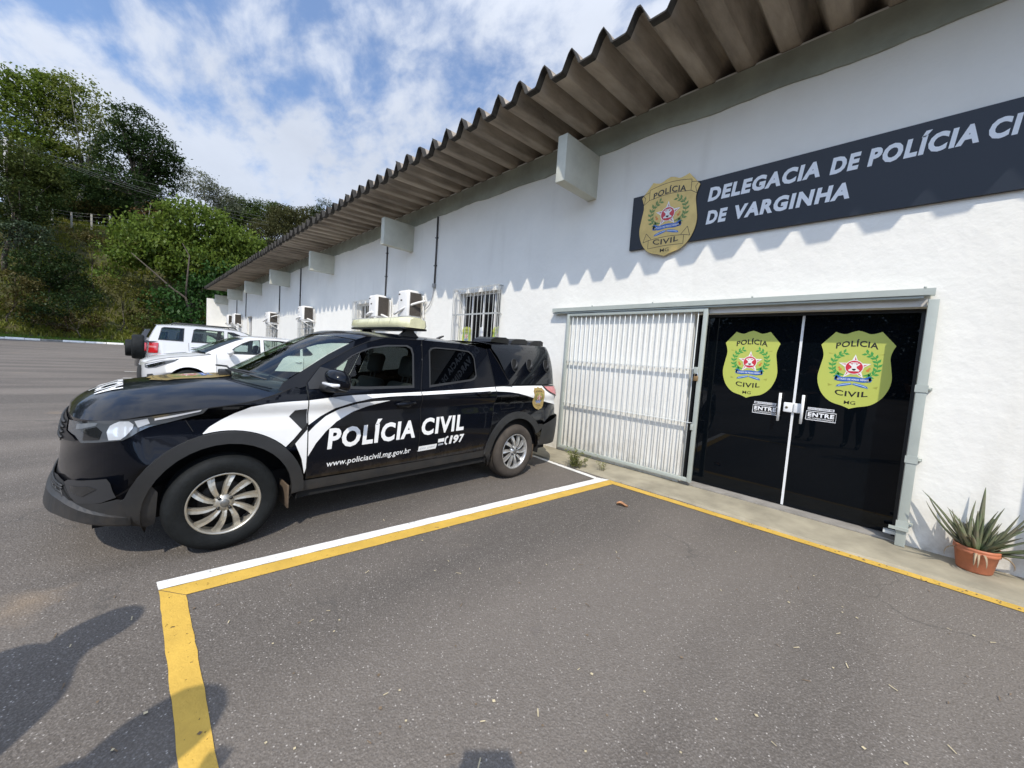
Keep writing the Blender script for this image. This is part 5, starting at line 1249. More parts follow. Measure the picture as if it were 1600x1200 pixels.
# ---- air conditioners on the wall
ACW = mat('ac_white_casing', (.74, .73, .70), .5, var=.10, vscale=4); ACG = mat('ac_coil_dark', (.075, .062, .050), .7, var=.3, vscale=10); HOSE = mat('white_hose_wrap', (.70, .69, .66), .7, var=.1)
def ac(x, z0, z1, wdt, dep, label, hose=1):
    o = thing('air_conditioner', label, 'air conditioner', (x - wdt/2, -dep/2, z0), 0, 'air conditioners along the wall'); X = Vector((x - wdt/2, -dep/2, z0))
    q = MB(); q.box((x - wdt, -dep, z0), (x, -.03, z1), 0, .045)
    for k, z in enumerate((z1 - .10, z1 - .24)): q.box((x - wdt + .04 + .1*k, -dep - .006, z), (x - wdt + .11 + .1*k, -dep + .01, z + .03), 1)
    Pz(q, 'casing', [ACW, ACG], o, X)
    q = MB(); q.box((x - .01, -dep + .055, z0 + .05), (x + .006, -.06, z1 - .055), 0)
    Pz(q, 'coil', [ACG], o, X)
    q = MB(); n = 26
    for k in range(n): y = -dep + .06 + (dep - .125) * k / (n - 1); q.box((x + .0065, y - .0012, z0 + .05), (x + .012, y + .0012, z1 - .055))
    for k in range(12): z = z0 + .06 + (z1 - z0 - .12) * k / 11; q.box((x + .0122, -dep + .055, z - .001), (x + .0145, -.06, z + .001))
    Pz(q, 'coil_guard', [mat('ac_guard', (.13, .115, .10), .6)], o, X)
    for xx in (x - .04, x - wdt + .05):
      q = MB(); q.box((xx - .015, -dep - .02, z0 - .036), (xx + .015, -.001, z0 - .002)); q.box((xx - .015, -.03, z0 - .26), (xx + .015, -.001, z0 - .037)); q.tube([(xx, -.02, z0 - .24), (xx, -dep + .04, z0 - .04)], .011, 6)
      Pz(q, 'mounting_bracket', [WHITEALU], o, X)
    q = MB()
    if hose == 1: q.tube(bez([(x - wdt - .04, -dep - .05, z0 + .08), (x - .1, -dep - .07, z0 + .20), (x + .10, -dep*.7, z0 + .34), (x + .16, -.03, z0 + .40)]), .026, 8)
    else: q.tube(bez([(x - wdt*.9, -dep - .05, z0 + .05), (x - .25, -dep - .06, z0 + .20), (x + .0, -dep*.8, z0 + .12), (x + .14, -.03, z0 - .02)]), .028, 8)
    q.tube(bez([(x + .06, -.05, z1 - .1), (x + .12, -.04, z1 - .3), (x + .08, -.05, z0 + .2), (x + .1, -.03, z0)]), .018, 6)
    Pz(q, 'drain_hose', [HOSE], o, X)
def bez(p, n=14):
    p = [Vector(q) for q in p]
    return [p[0]*(1-t)**3 + p[1]*3*t*(1-t)**2 + p[2]*3*t*t*(1-t) + p[3]*t**3 for t in [i / n for i in range(n + 1)]]
ac(-7.90, 2.14, 2.76, .46, .395, 'white air conditioner above the pickup light bar, its hose slanting across the dark coil', 1)
ac(-9.50, 2.18, 2.76, .46, .385, 'white air conditioner with a low arched hose, over the front end of the light bar', 2)
ac(-15.45, 2.22, 2.76, .62, .40, 'white air conditioner over the white hatchback roof, below a wall conduit, with a curved hose', 2)
ac(-20.45, 2.20, 2.72, .72, .40, 'white air conditioner with a hose crossing its coil, over the middle of the white hatchback', 1)
ac(-28.95, 2.24, 2.92, .80, .42, 'larger of the two adjoining white air conditioners near the end of the wall', 2)
ac(-31.2, 2.26, 2.92, .55, .42, 'smaller of the two adjoining white air conditioners near the end of the wall', 2)
# ---- conduits down the wall
CND = mat('dark_conduit', (.075, .07, .068), .5); JB = mat('junction_box', (.30, .29, .27), .5)
for i, (x, z0, lab) in enumerate(((-7.44, 2.86, 'dark conduit ending in a grey box with a thin cable, beside the barred window'), (-9.78, 2.74, 'dark wall conduit dropping onto the air conditioner with the arched hose'),
      (-17.2, 2.60, 'dark wall conduit running down beside the air conditioner over the hatchback roof'), (-20.3, 2.72, 'thin dark conduit dropping onto the air conditioner above the middle of the white hatchback'), (-27.8, 2.7, 'far thin dark conduit beside the narrow tall window'), (-30.7, 2.9, 'farthest thin dark conduit, above the adjoining pair of air conditioners'))):
    o = thing('conduit_pipe', lab, 'conduit', (x, -.02, z0), 0, 'conduits down the wall'); X = Vector((x, -.02, z0))
    q = MB(); q.tube([(x, -.022, 4.35), (x, -.022, z0 + .03)], .019 if i < 2 else .024, 8)
    for z in (3.9, 3.3): q.box((x - .035, -.045, z - .012), (x + .035, -.001, z + .012))
    Pz(q, 'pipe', [CND], o, X)
    q = MB(); q.box((x - .04, -.06, z0 - .04), (x + .04, -.002, z0 + .05), 0, .01)
    Pz(q, 'junction_box', [JB], o, X)
    if i == 0:
        q = MB(); q.tube(bez([(x, -.03, z0 - .04), (x - .02, -.03, z0 - .3), (x - .1, -.04, z0 - .45), (x - .33, -.05, z0 - .52)]), .008, 6); Pz(q, 'cable', [JB], o, X)
# ------------------------------------------------------------------ plants near the door
TERRA = mat('terracotta_plastic', (.46, .155, .075), .55, var=.2, vscale=9, bump=.1)
pot = thing('potted_aloe', 'aloe plant with spiky grey-green leaves in a terracotta pot by the white wall', 'potted plant', (.515, -.145, .03)); 
q = MB(); q.lathe([(0, .0), (.090, .0), (.094, .008), (.113, .135), (.121, .140), (.123, .158), (.118, .163), (.121, .167), (.123, .184), (.114, .186), (.110, .16), (0, .155)], 40, 'Z'); q.build('pot', [TERRA], pot)
q = MB(); q.lathe([(0, .158), (.110, .158)], 24, 'Z'); q.build('soil', [mat('potting_soil', (.05, .035, .025), 1, var=.4, vscale=40, bump=.5)], pot)
ALOE = mat('aloe_leaf', (.115, .17, .075), .5, col2=(.20, .175, .12), vscale=7); ALOED = mat('dry_leaf_base', (.36, .27, .17), .8, var=.3)
def blade(mb, base, az, el, ln, wd, curl, mi=0, n=9):
    p = Vector(base); e = el; vs = []
    for i in range(n + 1):
        t = i / n; wv = wd * (1 - t) ** .75 * (1 if t > .05 else .85) + .0015
        d = Vector((math.cos(e) * math.cos(az), math.cos(e) * math.sin(az), math.sin(e))); sd = Vector((-math.sin(az), math.cos(az), 0)); up = sd.cross(d) * -1
        vs += [p + sd * wv + up * wv * .35, p, p - sd * wv + up * wv * .35, p - up * wv * .45 if i else p]
        p = p + d * (ln / n); e += curl / n
    fs = []
    for i in range(n):
        for j in range(4): fs.append((i*4+j, i*4+(j+1) % 4, (i+1)*4+(j+1) % 4, (i+1)*4+j))
    mb.add(vs, fs, mi, True)
q = MB(); r2 = random.Random(3)
for k in range(46):
    az = r2.uniform(0, 2*math.pi); el = R(r2.uniform(38, 86)); rr = r2.uniform(.01, .07)
    blade(q, (rr * math.cos(az), rr * math.sin(az), .150), az, el, r2.uniform(.20, .40), r2.uniform(.014, .027), r2.uniform(-.5, .35))
for az, el, ln, cu in ((1.5, 84, .48, .1), (3.0, 46, .42, .35), (2.9, 60, .46, -.3), (3.3, 38, .40, .5), (.2, 56, .46, .1), (.05, 62, .42, .1), (-.1, 24, .44, .1), (-.4, 30, .36, .2), (-.2, 14, .36, .15)):
    blade(q, (.05 * math.cos(az), .05 * math.sin(az), .150), az, R(el), ln, .026, cu)
for k in range(7): az = r2.uniform(3.4, 6.2); blade(q, (.10 * math.cos(az), .10 * math.sin(az), .150), az, R(r2.uniform(10, 30)), .14, .008, -2.4, 1)
q.build('leaves', [ALOE, ALOED], pot)
WEED = leaf_mat('weed_leaf', (.13, .17, .045), (.22, .23, .08), 8)
def weed(x, y, h, n, rad, label, dry=False):
    o = thing('weed', label, 'weed', (x, y, .02)); r3 = random.Random(int(x*1000)); s = MB(); l = MB()
    for k in range(n):
        az = r3.uniform(0, 6.28); ln = h * r3.uniform(.45, 1.1); p = Vector((r3.uniform(-.3, .3)*rad, r3.uniform(-.25, .25)*rad, 0)); pts = [p.copy()]
        d = Vector((math.cos(az)*.5, math.sin(az)*.35, 1)).normalized()
        for i in range(6): p = p + d * ln/6; d = (d + Vector((r3.uniform(-.25, .25), r3.uniform(-.25, .25), r3.uniform(-.2, .1)))).normalized(); pts.append(p.copy())
        s.tube(pts, [.0028 - .0003*i for i in range(7)], 4)
        for c in pts[1:]:
            for j in range(3 if dry else 7):
                a = r3.uniform(0, 6.28); e = r3.uniform(-.2, .9); L_ = r3.uniform(.014, .03); dr = Vector((math.cos(a)*math.cos(e), math.sin(a)*math.cos(e), math.sin(e))); sd = dr.cross(Vector((0, 0, 1))).normalized() * L_ * .33; c2 = c + dr * .012
                l.add([c2, c2 + dr*L_*.5 + sd, c2 + dr*L_, c2 + dr*L_*.5 - sd], [(0, 1, 2, 3)])
    s.build('stems', [mat('weed_stem', (.16, .13, .06), .8)], o); l.build('leaves', [WEED], o)
weed(-2.93, -.56, .24, 26, .34, 'leafy green weed growing at the walkway edge by the white line corner')
weed(-2.62, -.40, .20, 5, .12, 'thin dry weed stalk on the walkway by the gate, next to the leafier weed', True)
q = MB(); q.grid(lambda a, b: ((a - .5)*.11, (b - .5)*.06*(1 - (2*a-1)**2*.7) , .006 + .022*(2*b-1)**2 + .012*math.sin(a*5)), 8, 6)
p = at(972, 791, 2, 0); o = q.build('dry_leaf', [mat('brown_dry_leaf', (.34, .17, .08), .8, var=.3, vscale=30)], None, (p.x, p.y, 0), .5); tag(o, 'single curled brown dry leaf lying on the asphalt near the yellow line', 'leaf')

# ------------------------------------------------------------------ hillside
def hsm(a, b, x): t = max(0, min(1, (x - a) / (b - a))); return t*t*(3-2*t)
def hill_z(x, y):
    d = -53.9 - x
    if d <= 0: return -.02
    nz = .5 * math.sin(x*.31 + y*.23) + .35 * math.sin(x*.7 - y*.45) + .2 * math.sin(y*1.1 + x*.9)
    up = 14.8 * hsm(1.0, 23.5, d) + .16 * max(0, d - 23)
    far = 6 * hsm(-2, 25, y) * hsm(20, 60, d)
    return .10 * min(1, d/.5) + up + far + nz * .55 * hsm(1, 9, d)
HILLM = mat('hillside_soil', (.035, .042, .012), 1, col2=(.070, .062, .020), vscale=.35, detail=8)
q = MB(); q.grid(lambda a, b: (lambda x, y: (x, y, hill_z(x, y)))(-53.9 - 90 * a ** 1.35, -75 + 160 * b), 60, 120); hl = struct(q.build('hill', [HILLM]))
r4 = random.Random(11)
GR1 = leaf_mat('hill_grass', (.085, .125, .016), (.205, .195, .036), .22, .3)
q = MB()
def tuft(x, y, z, h, n, mi=0):
    for k in range(n):
        a = r4.uniform(0, 6.28); b = Vector((x + r4.uniform(-.25, .25), y + r4.uniform(-.25, .25), z - .04)); d = Vector((math.cos(a)*r4.uniform(.15, .7), math.sin(a)*r4.uniform(.15, .7), 1)).normalized(); s = Vector((-math.sin(a), math.cos(a), 0)) * .035 * (1 + h)
        hh = h * r4.uniform(.6, 1.2); q.add([b - s, b + s, b + d*hh*.6 + s*.7, b + d*hh + Vector((d.x, d.y, -.3))*hh*.25, b + d*hh*.6 - s*.7], [(0, 1, 2, 3, 4)], mi)
for k in range(8500):
    d = r4.random() ** 1.3 * 30; y = r4.uniform(-26, 12); x = -54.1 - d
    tuft(x, y, hill_z(x, y), r4.uniform(.25, .8) if d > 2 else r4.uniform(.12, .3), 5)
for k in range(2600):
    d = r4.random() * 2.2; y = r4.uniform(-26, 12); x = -54.0 - d; tuft(x, y, hill_z(x, y), r4.uniform(.15, .35), 5, 1)
o = q.build('hillside_grass', [GR1, leaf_mat('verge_grass', (.075, .15, .022), (.14, .22, .035), .8, .3)]); o['kind'] = 'stuff'; o['label'] = 'rough yellow-green grass on the bank'; o['category'] = 'grass'

# ------------------------------------------------------------------ trees
def crown_mesh(rr, blobs, dens, ls, droop=.2, clump=26, fill=.35):
    """leaf clumps through ellipsoid volumes; blobs are (centre, radii)"""
    mb = MB()
    for c, rad in blobs:
        vol = rad[0]*rad[1]*rad[2]; n = max(8, int(dens * (vol ** (2/3))))
        for k in range(n):
            while True:
                v = Vector((rr.uniform(-1, 1), rr.uniform(-1, 1), rr.uniform(-1, 1)))
                if .05 < v.length < 1: break
            v = v.normalized() * (v.length ** fill)
            if v.z < -.55 and rr.random() < .6: continue
            p = c + Vector((v.x*rad[0], v.y*rad[1], v.z*rad[2])) * rr.uniform(.82, 1.12)
            cr = ls * rr.uniform(1.6, 3.0)
            for j in range(clump):
                o = Vector((rr.gauss(0, 1), rr.gauss(0, 1), rr.gauss(0, .55))) * cr * .55
                a = rr.uniform(0, 6.28); e = rr.uniform(-1.0, .5) - droop; d = Vector((math.cos(a)*math.cos(e), math.sin(a)*math.cos(e), math.sin(e)))
                s = d.cross(Vector((rr.uniform(-.4, .4), rr.uniform(-.4, .4), 1))).normalized() * ls * .32; L_ = ls * rr.uniform(.7, 1.3); b = p + o
                mb.add([b, b + d*L_*.45 + s, b + d*L_, b + d*L_*.45 - s], [(0, 1, 2, 3)])
    return mb
BARK = mat('grey_brown_bark', (.075, .060, .045), .95, var=.4, vscale=6, bump=.4, bscale=12); BARKP = mat('pale_bark', (.26, .24, .20), .9, var=.3, vscale=5)
def tree(name, label, cat, base, blobs, leafm, dens=20, ls=.34, trunk_r=.25, bark=None, seed=1, group='trees on the hillside', clump=26, fill=.35, trunks=1, lean=(0, 0), droop=.2):
    rr = random.Random(seed); base = Vector(base)
    o = thing(name, label, cat, base, 0, group)
    blobs = [(Vector(c) - base, r) for c, r in blobs]
    tr = MB()
    for t in range(trunks):
        b0 = Vector((rr.uniform(-.8, .8), rr.uniform(-.8, .8), -.3)) if t else Vector((0, 0, -.4))
        zc = sum(c.z for c, r in blobs) / len(blobs); cx_ = sum(c.x for c, r in blobs) / len(blobs); cy_ = sum(c.y for c, r in blobs) / len(blobs)
        fork = Vector((cx_*.45 + lean[0] + b0.x, cy_*.45 + lean[1] + b0.y, max(.8, zc * .5)))
        m1 = (b0 + fork) / 2 + Vector((rr.uniform(-.3, .3), rr.uniform(-.3, .3), 0)); tr.tube([b0, m1, fork], [trunk_r*1.3, trunk_r, trunk_r*.8], 8)
        for c, r in blobs:
            for kk in range(3):
                e = c + Vector((rr.uniform(-.6, .6)*r[0], rr.uniform(-.6, .6)*r[1], rr.uniform(-.3, .6)*r[2])); md = fork.lerp(e, .5) + Vector((rr.uniform(-.4, .4), rr.uniform(-.4, .4), rr.uniform(0, .5)))
                tr.tube([fork, md, e], [trunk_r*.5, trunk_r*.28, trunk_r*.08], 5)
    tr.build('trunk', [bark or BARK], o)
    crown_mesh(rr, blobs, dens, ls, droop, clump, fill).build('crown', [leafm], o)
    return o
def bl(px, py, rx, ry, X, dr=.9):
    """crown blob seen at a photo pixel, standing at depth x = X"""
    c = at(px, py, 0, X); k = (c - CAM_C).dot(FX) / FPX
    return (c, (rx*k*dr, rx*k, ry*k))
def gb(px, X):
    p = at(px, 500, 0, X); return (X, p.y, hill_z(X, p.y))
LG = leaf_mat('leaf_mid_green', (.065, .112, .016), (.150, .185, .030), .35, .5); LD = leaf_mat('leaf_dark_green', (.018, .036, .012), (.042, .068, .020), .4); LO = leaf_mat('leaf_olive', (.045, .062, .016), (.085, .100, .026), .4)
LB = leaf_mat('leaf_bright_green', (.062, .108, .014), (.150, .195, .032), .5, .42); LP = leaf_mat('leaf_grey_green', (.12, .135, .085), (.19, .20, .135), .6); LR = leaf_mat('leaf_red_brown', (.13, .070, .030), (.15, .105, .045), .6); LDD = leaf_mat('leaf_deep_green', (.022, .058, .013), (.048, .104, .024), .5)
LF = leaf_mat('leaf_far_green', (.055, .080, .030), (.095, .120, .045), .25); LS = leaf_mat('leaf_blue_green', (.045, .070, .040), (.075, .100, .055), .5); LBR = leaf_mat('leaf_brown_olive', (.050, .052, .016), (.105, .080, .026), .5)
T = lambda *a, **k: tree(*a, **k)
T('tall_tree', 'tallest yellow-green hilltop tree with sky showing through its crown', 'tree', gb(40, -84), [bl(15, 175, 45, 50, -84), bl(62, 160, 42, 45, -84), bl(35, 235, 60, 45, -83), bl(95, 150, 35, 32, -84), bl(80, 265, 50, 45, -83)], LG, 14, .38, .32, BARK, 21, clump=24)
T('tall_tree', 'wispy lighter hilltop tree between the tallest one and the black-green one', 'tree', gb(125, -82), [bl(130, 165, 42, 40, -82), bl(160, 205, 38, 45, -81), bl(115, 220, 40, 45, -82), bl(150, 270, 42, 40, -81)], leaf_mat('leaf_light_olive', (.095, .125, .026), (.175, .190, .050), .4, .5), 8, .34, .28, BARKP, 22, clump=18)
T('dark_tree', 'black-green spreading tree on the hilltop with its branch tips dark against the sky', 'tree', gb(205, -76), [bl(212, 195, 30, 26, -76), bl(235, 235, 40, 26, -75), bl(262, 258, 22, 22, -75), bl(200, 250, 40, 45, -76), bl(190, 300, 60, 32, -75), bl(245, 285, 28, 25, -76)], LD, 15, .34, .35, BARK, 23, trunks=3)
T('dark_tree', 'shadowy dense tree filling the gap low on the hilltop behind the fence posts', 'tree', gb(120, -88), [bl(110, 305, 45, 38, -88), bl(160, 310, 45, 36, -88), bl(75, 305, 40, 40, -88), bl(205, 318, 40, 28, -88), bl(125, 335, 70, 16, -86), bl(225, 335, 40, 14, -85)], LD, 19, .4, .3, BARK, 24, trunks=3)
T('olive_tree', 'rounded olive tree in front of the utility pole halfway up the bank', 'tree', gb(25, -68), [bl(40, 255, 42, 32, -68), bl(12, 270, 40, 40, -69), bl(60, 290, 36, 32, -68), bl(20, 320, 48, 30, -68)], LO, 15, .30, .25, BARK, 25)
T('bushy_tree', 'darker bushy tree just below the rounded olive tree', 'tree', gb(10, -65), [bl(12, 310, 38, 34, -65), bl(28, 345, 36, 28, -65)], leaf_mat('leaf_dull_green', (.024, .040, .012), (.048, .066, .020), .5), 15, .28, .2, BARK, 26)
T('pale_tree', 'pale grey-green thin-crowned tree against the sky beyond the black-green tree', 'tree', gb(315, -94), [bl(308, 288, 25, 24, -94), bl(335, 303, 22, 18, -95), bl(352, 318, 22, 14, -95)], LP, 15, .34, .2, BARKP, 27, clump=18)
T('far_tree', 'small dull green tree on the skyline next to the pale thin-crowned one', 'tree', gb(380, -104), [bl(378, 330, 24, 20, -104), bl(358, 338, 22, 18, -103)], LF, 20, .4, .2, BARK, 28)
T('far_tree', 'mid-green skyline tree between the dull green one and the brownish rounded one', 'tree', gb(425, -102), [bl(418, 340, 32, 24, -102), bl(400, 352, 28, 22, -101), bl(440, 345, 26, 22, -102)], leaf_mat('leaf_far_mid', (.045, .072, .020), (.085, .115, .032), .3), 14, .4, .2, BARK, 29)
T('far_tree', 'brownish olive rounded tree on the skyline, half hidden by the roof edge', 'tree', gb(460, -96), [bl(455, 350, 36, 26, -96), bl(425, 368, 34, 22, -95), bl(482, 352, 30, 26, -96), bl(505, 345, 20, 20, -97)], leaf_mat('leaf_far_olive', (.065, .068, .028), (.105, .105, .042), .3), 15, .38, .2, BARK, 30)
T('far_tree', 'small dark treetop poking up alone above the roof edge', 'tree', gb(508, -92), [bl(508, 322, 12, 12, -92), bl(495, 335, 14, 10, -92)], LD, 12, .3, .15, BARK, 31, clump=16)
T('red_tree', 'small thin reddish-brown treetop behind the broad bright tree', 'tree', gb(235, -70), [bl(235, 328, 22, 16, -70), bl(215, 340, 16, 12, -70)], LR, 8, .26, .14, BARKP, 32, clump=12)
T('broad_tree', 'broad bright green tree with drooping leaf clusters beside the far end of the roof', 'tree', gb(300, -62), [bl(305, 345, 42, 30, -62), bl(345, 375, 48, 30, -61.5), bl(385, 395, 40, 26, -61.5), bl(265, 385, 42, 34, -62), bl(315, 415, 52, 34, -61.5), bl(365, 425, 40, 28, -61), bl(225, 365, 34, 26, -62.5), bl(205, 400, 28, 20, -63)], LB, 17, .42, .28, BARK, 33, clump=22, droop=.7)
T('dense_tree', 'low deep-green dense tree under the broad bright tree, against the end of the building', 'tree', gb(300, -57.5), [bl(268, 470, 24, 24, -57.5), bl(300, 485, 26, 26, -57), bl(325, 455, 26, 34, -58), bl(350, 450, 30, 40, -58.5), bl(275, 500, 22, 16, -56.5)], LDD, 15, .42, .16, BARK, 34, clump=18, droop=.5)
sl = T('slender_tree', 'slender leaning tree with a few leaf tufts on the bank behind the silver-white car', 'tree', gb(300, -56.2), [bl(180, 395, 24, 18, -57.5), bl(205, 365, 18, 14, -57.5), bl(160, 420, 16, 12, -57), bl(240, 375, 20, 14, -57.2)], LB, 7, .28, .05, BARKP, 35, clump=14, droop=.5)
tk = MB(); bs = Vector(sl.location)
lp = [at(px, py, 0, X) - bs for px, py, X in ((302, 520, -56.2), (297, 490, -56.2), (290, 465, -56.3), (268, 450, -56.6), (240, 425, -57), (205, 395, -57.4))]
tk.tube(lp, [.16, .14, .12, .10, .07, .04], 8); l2 = [at(px, py, 0, X) - bs for px, py, X in ((290, 465, -56.3), (293, 430, -56.4), (296, 400, -56.6), (285, 380, -57))]; tk.tube(l2, [.10, .08, .06, .03], 6)
for ch in list(sl.children):
    if ch.name.startswith('trunk'): bpy.data.objects.remove(ch)
tk.build('trunk', [BARK], sl)
for i, (nm, lab, X, bls, lm, ls) in enumerate((
    ('bush', 'grey-green bush high on the bank under the darker bushy tree', -63, [(25, 372, 36, 24), (50, 362, 24, 16)], LS, .24),
    ('bush', 'large dark bush in the middle of the bank, below the hilltop fence', -62, [(75, 415, 42, 30), (105, 430, 30, 26), (60, 440, 30, 24)], LD, .26),
    ('bush', 'dark brown-green bush low on the bank below the grey-green bush', -59, [(15, 450, 30, 30), (40, 475, 34, 22)], LBR, .24),
    ('bush', 'very dark low bush near the foot of the bank, below the large dark bush', -58, [(100, 480, 36, 20), (130, 462, 22, 20), (70, 490, 26, 16)], LD, .24),
    ('bush', 'brownish scrubby bush on the bank just below the hilltop fence', -64, [(150, 375, 26, 14), (125, 365, 18, 10)], LBR, .22),
    ('bush', 'yellow-green bush on the bank beneath the slender leaning tree', -59, [(185, 445, 24, 16), (215, 460, 24, 14)], leaf_mat('leaf_yellow_green', (.080, .088, .018), (.14, .125, .03), .6), .22),
    ('bush', 'low dark reddish-brown bush at the foot of the bank', -56.5, [(130, 500, 26, 12), (85, 510, 26, 9)], leaf_mat('leaf_dark_red_brown', (.030, .026, .010), (.075, .048, .018), .6), .2),
    ('bush', 'bright low bush at the foot of the bank beside the slender tree trunk', -56, [(245, 500, 26, 14), (275, 515, 18, 10)], leaf_mat('leaf_fresh', (.060, .088, .018), (.105, .115, .028), .6), .2),
    ('bush', 'dark bush below the broad bright tree, beside the low dense tree', -59, [(225, 490, 22, 16), (240, 470, 20, 14)], LBR, .22))):
    T(nm, lab, 'bush', gb(bls[0][0], X), [bl(*b_, X) for b_ in bls], lm, 17, ls, .05, BARK, 50 + i, 'bushes on the bank', clump=22)
for i, (px, py, rx, ry, X, lm) in enumerate(((100, 325, 30, 16, -77, LD), (150, 330, 28, 14, -77, LBR), (190, 330, 26, 16, -76.5, LD), (60, 322, 26, 16, -77, LDD), (225, 328, 22, 14, -76, LDD))):
    T('undergrowth_shrub', ('black-green shrub on the hilltop under the tallest tree', 'brownish shrub on the hilltop under the wispy tree', 'black-green shrub on the hilltop between the dark tree trunks', 'deep green shrub on the hilltop beside the rounded olive tree', 'deep green shrub on the hilltop behind the reddish treetop')[i], 'shrub', gb(px, X), [bl(px, py, rx, ry, X), bl(px + 12, py + 8, rx * .8, ry * .8, X)], lm, 18, .26, .05, BARK, 80 + i, 'shrubs on the hilltop')
# fence posts, pole and wires on the hilltop
fn = thing('post_fence', 'concrete post and wire fence along the hilltop under the trees', 'fence', (-73.5, -9, hill_z(-73.5, -9))); fo_ = Vector(fn.location); tops = []
for px in (-20, 20, 58, 82, 112, 143, 172, 200):
    p = at(px, 345, 0, -73.5); z = hill_z(-73.5, p.y); q = MB(); q.box((-.09, -.09, -.3), (.09, .09, 1.9), 0, .01); tops.append(Vector((-73.5, p.y, z)) - fo_)
    q.build('post', [mat('fence_concrete', (.33, .31, .27), .9)], fn, Vector((-73.5, p.y, z)) - fo_)
q = MB()
for h in (.5, 1.0, 1.5, 1.85): q.tube([t + Vector((.1, 0, h)) for t in tops], .012, 4)
q.build('wire', [mat('fence_wire', (.2, .2, .2), .6, .5)], fn)
pp = at(8, 215, 0, -72); zb_ = hill_z(-72, pp.y); up = thing('utility_pole', 'grey concrete utility pole among the trees behind the rounded olive tree', 'pole', (-72, pp.y, zb_))
q = MB(); q.tube([(0, 0, -.5), (0, 0, pp.z - zb_)], [.22, .15], 10); q.build('post', [mat('pole_concrete', (.34, .33, .31), .9)], up)
q = MB(); q.box((-.08, -1.0, pp.z - zb_ - .7), (.08, 1.0, pp.z - zb_ - .55)); [q.tube([(0, y, pp.z - zb_ - .55), (0, y, pp.z - zb_ - .35)], .05, 6) for y in (-.9, -.3, .3, .9)]; q.build('crossarm', [mat('crossarm_wood', (.16, .13, .10), .9)], up)
for i, (ya, za, dz) in enumerate(((-.9, 0, 0), (-.3, 0, .15), (.3, 0, .28), (.9, 0, 1.6))):
    a_ = Vector((-72, pp.y + ya, pp.z - .35)); b_ = at(420, 352 - 6 * i - (14 if i == 3 else 0), 0, -66)
    c_ = [a_.lerp(b_, t) - Vector((0, 0, 4 * .9 * t * (1 - t))) for t in [k / 24 for k in range(25)]]
    q = MB(); q.tube(c_, .012, 5); o = q.build('power_line', [mat('aluminium_cable', (.12, .12, .12), .6)]); tag(o, ['lowest of the lower three parallel power lines crossing the dark trees', 'middle one of the lower three parallel power lines', 'top one of the lower three parallel power lines', 'single power line strung well above the other three'][i], 'cable', 'power lines over the bank')
# a big tree beside the yard, out of the frame, whose shadow lies on the left of the bank
T('yard_tree', 'tall dark tree beside the yard outside the picture, shading the bank', 'tree', (-44, -23.5, 0), [(Vector((-44, -22.5, 12)), (3.6, 4.2, 3.6)), (Vector((-45, -20.5, 15.5)), (3.2, 3.6, 3.0)), (Vector((-43.5, -25, 14)), (3.4, 3.6, 3.4))], LD, 16, .4, .3, BARK, 71, 'trees beside the yard')

# woodland on the far side of the road behind the camera (seen in reflections)
rw = random.Random(90); bw_ = []
for k in range(26): x = -70 + 5.4 * k; bw_.append((Vector((x, -52 + rw.uniform(-4, 4), rw.uniform(3.0, 5.0))), (4.2, 3.5, rw.uniform(4.0, 6.5))))
for k in range(14): y = -46 + 5.4 * k; bw_.append((Vector((46 + rw.uniform(-3, 3), y, rw.uniform(2.5, 4.0))), (3.5, 4.0, rw.uniform(3.5, 5.0))))
o = crown_mesh(rw, bw_, 16, .8, .2, 16, .3).build('far_woodland', [LO]); o['kind'] = 'stuff'; o['label'] = 'distant woodland across the road'; o['category'] = 'woodland'

# bits of straw, grit and crumbled leaf lying on the asphalt
rl_ = random.Random(5); q = MB()
for k in range(150):
    px, py = rl_.uniform(60, 1580), rl_.uniform(760, 1195); p = at(px, py, 2, 0.0)
    if p.y > -.75 or p.x > 4 or p.x < -3: continue
    a = rl_.uniform(0, 6.28); L_ = rl_.choice((.008, .012, .02, .035)); w_ = .0022 if L_ > .015 else L_ * .5
    c, s_ = math.cos(a), math.sin(a); q.add([(p.x + c*L_*i - s_*w_*j, p.y + s_*L_*i + c*w_*j, .006 + .002 * rl_.random()) for i, j in ((-.5, -1), (.5, -1), (.5, 1), (-.5, 1))], [(0, 1, 2, 3)], 0 if rl_.random() < .6 else 1)
for k in range(130):   # grit gathered against the walkway edge
    x = rl_.uniform(-4.2, 3); y = -.60 - abs(rl_.gauss(0, .05)); r_ = rl_.uniform(.003, .009); a = rl_.uniform(0, 6.28)
    q.add([(x + r_*math.cos(a + t), y + r_*math.sin(a + t)*.8, .007) for t in (0, 1.3, 2.6, 4.1)] + [(x, y, .007 + r_*.7)], [(0, 1, 4), (1, 2, 4), (2, 3, 4), (3, 0, 4)], 1)
o = q.build('litter', [mat('straw', (.52, .44, .28), .9, var=.3, vscale=40), mat('brown_grit', (.17, .12, .075), .95, var=.4, vscale=50)]); o['kind'] = 'stuff'; o['label'] = 'bits of straw and grit on the asphalt'; o['category'] = 'litter'
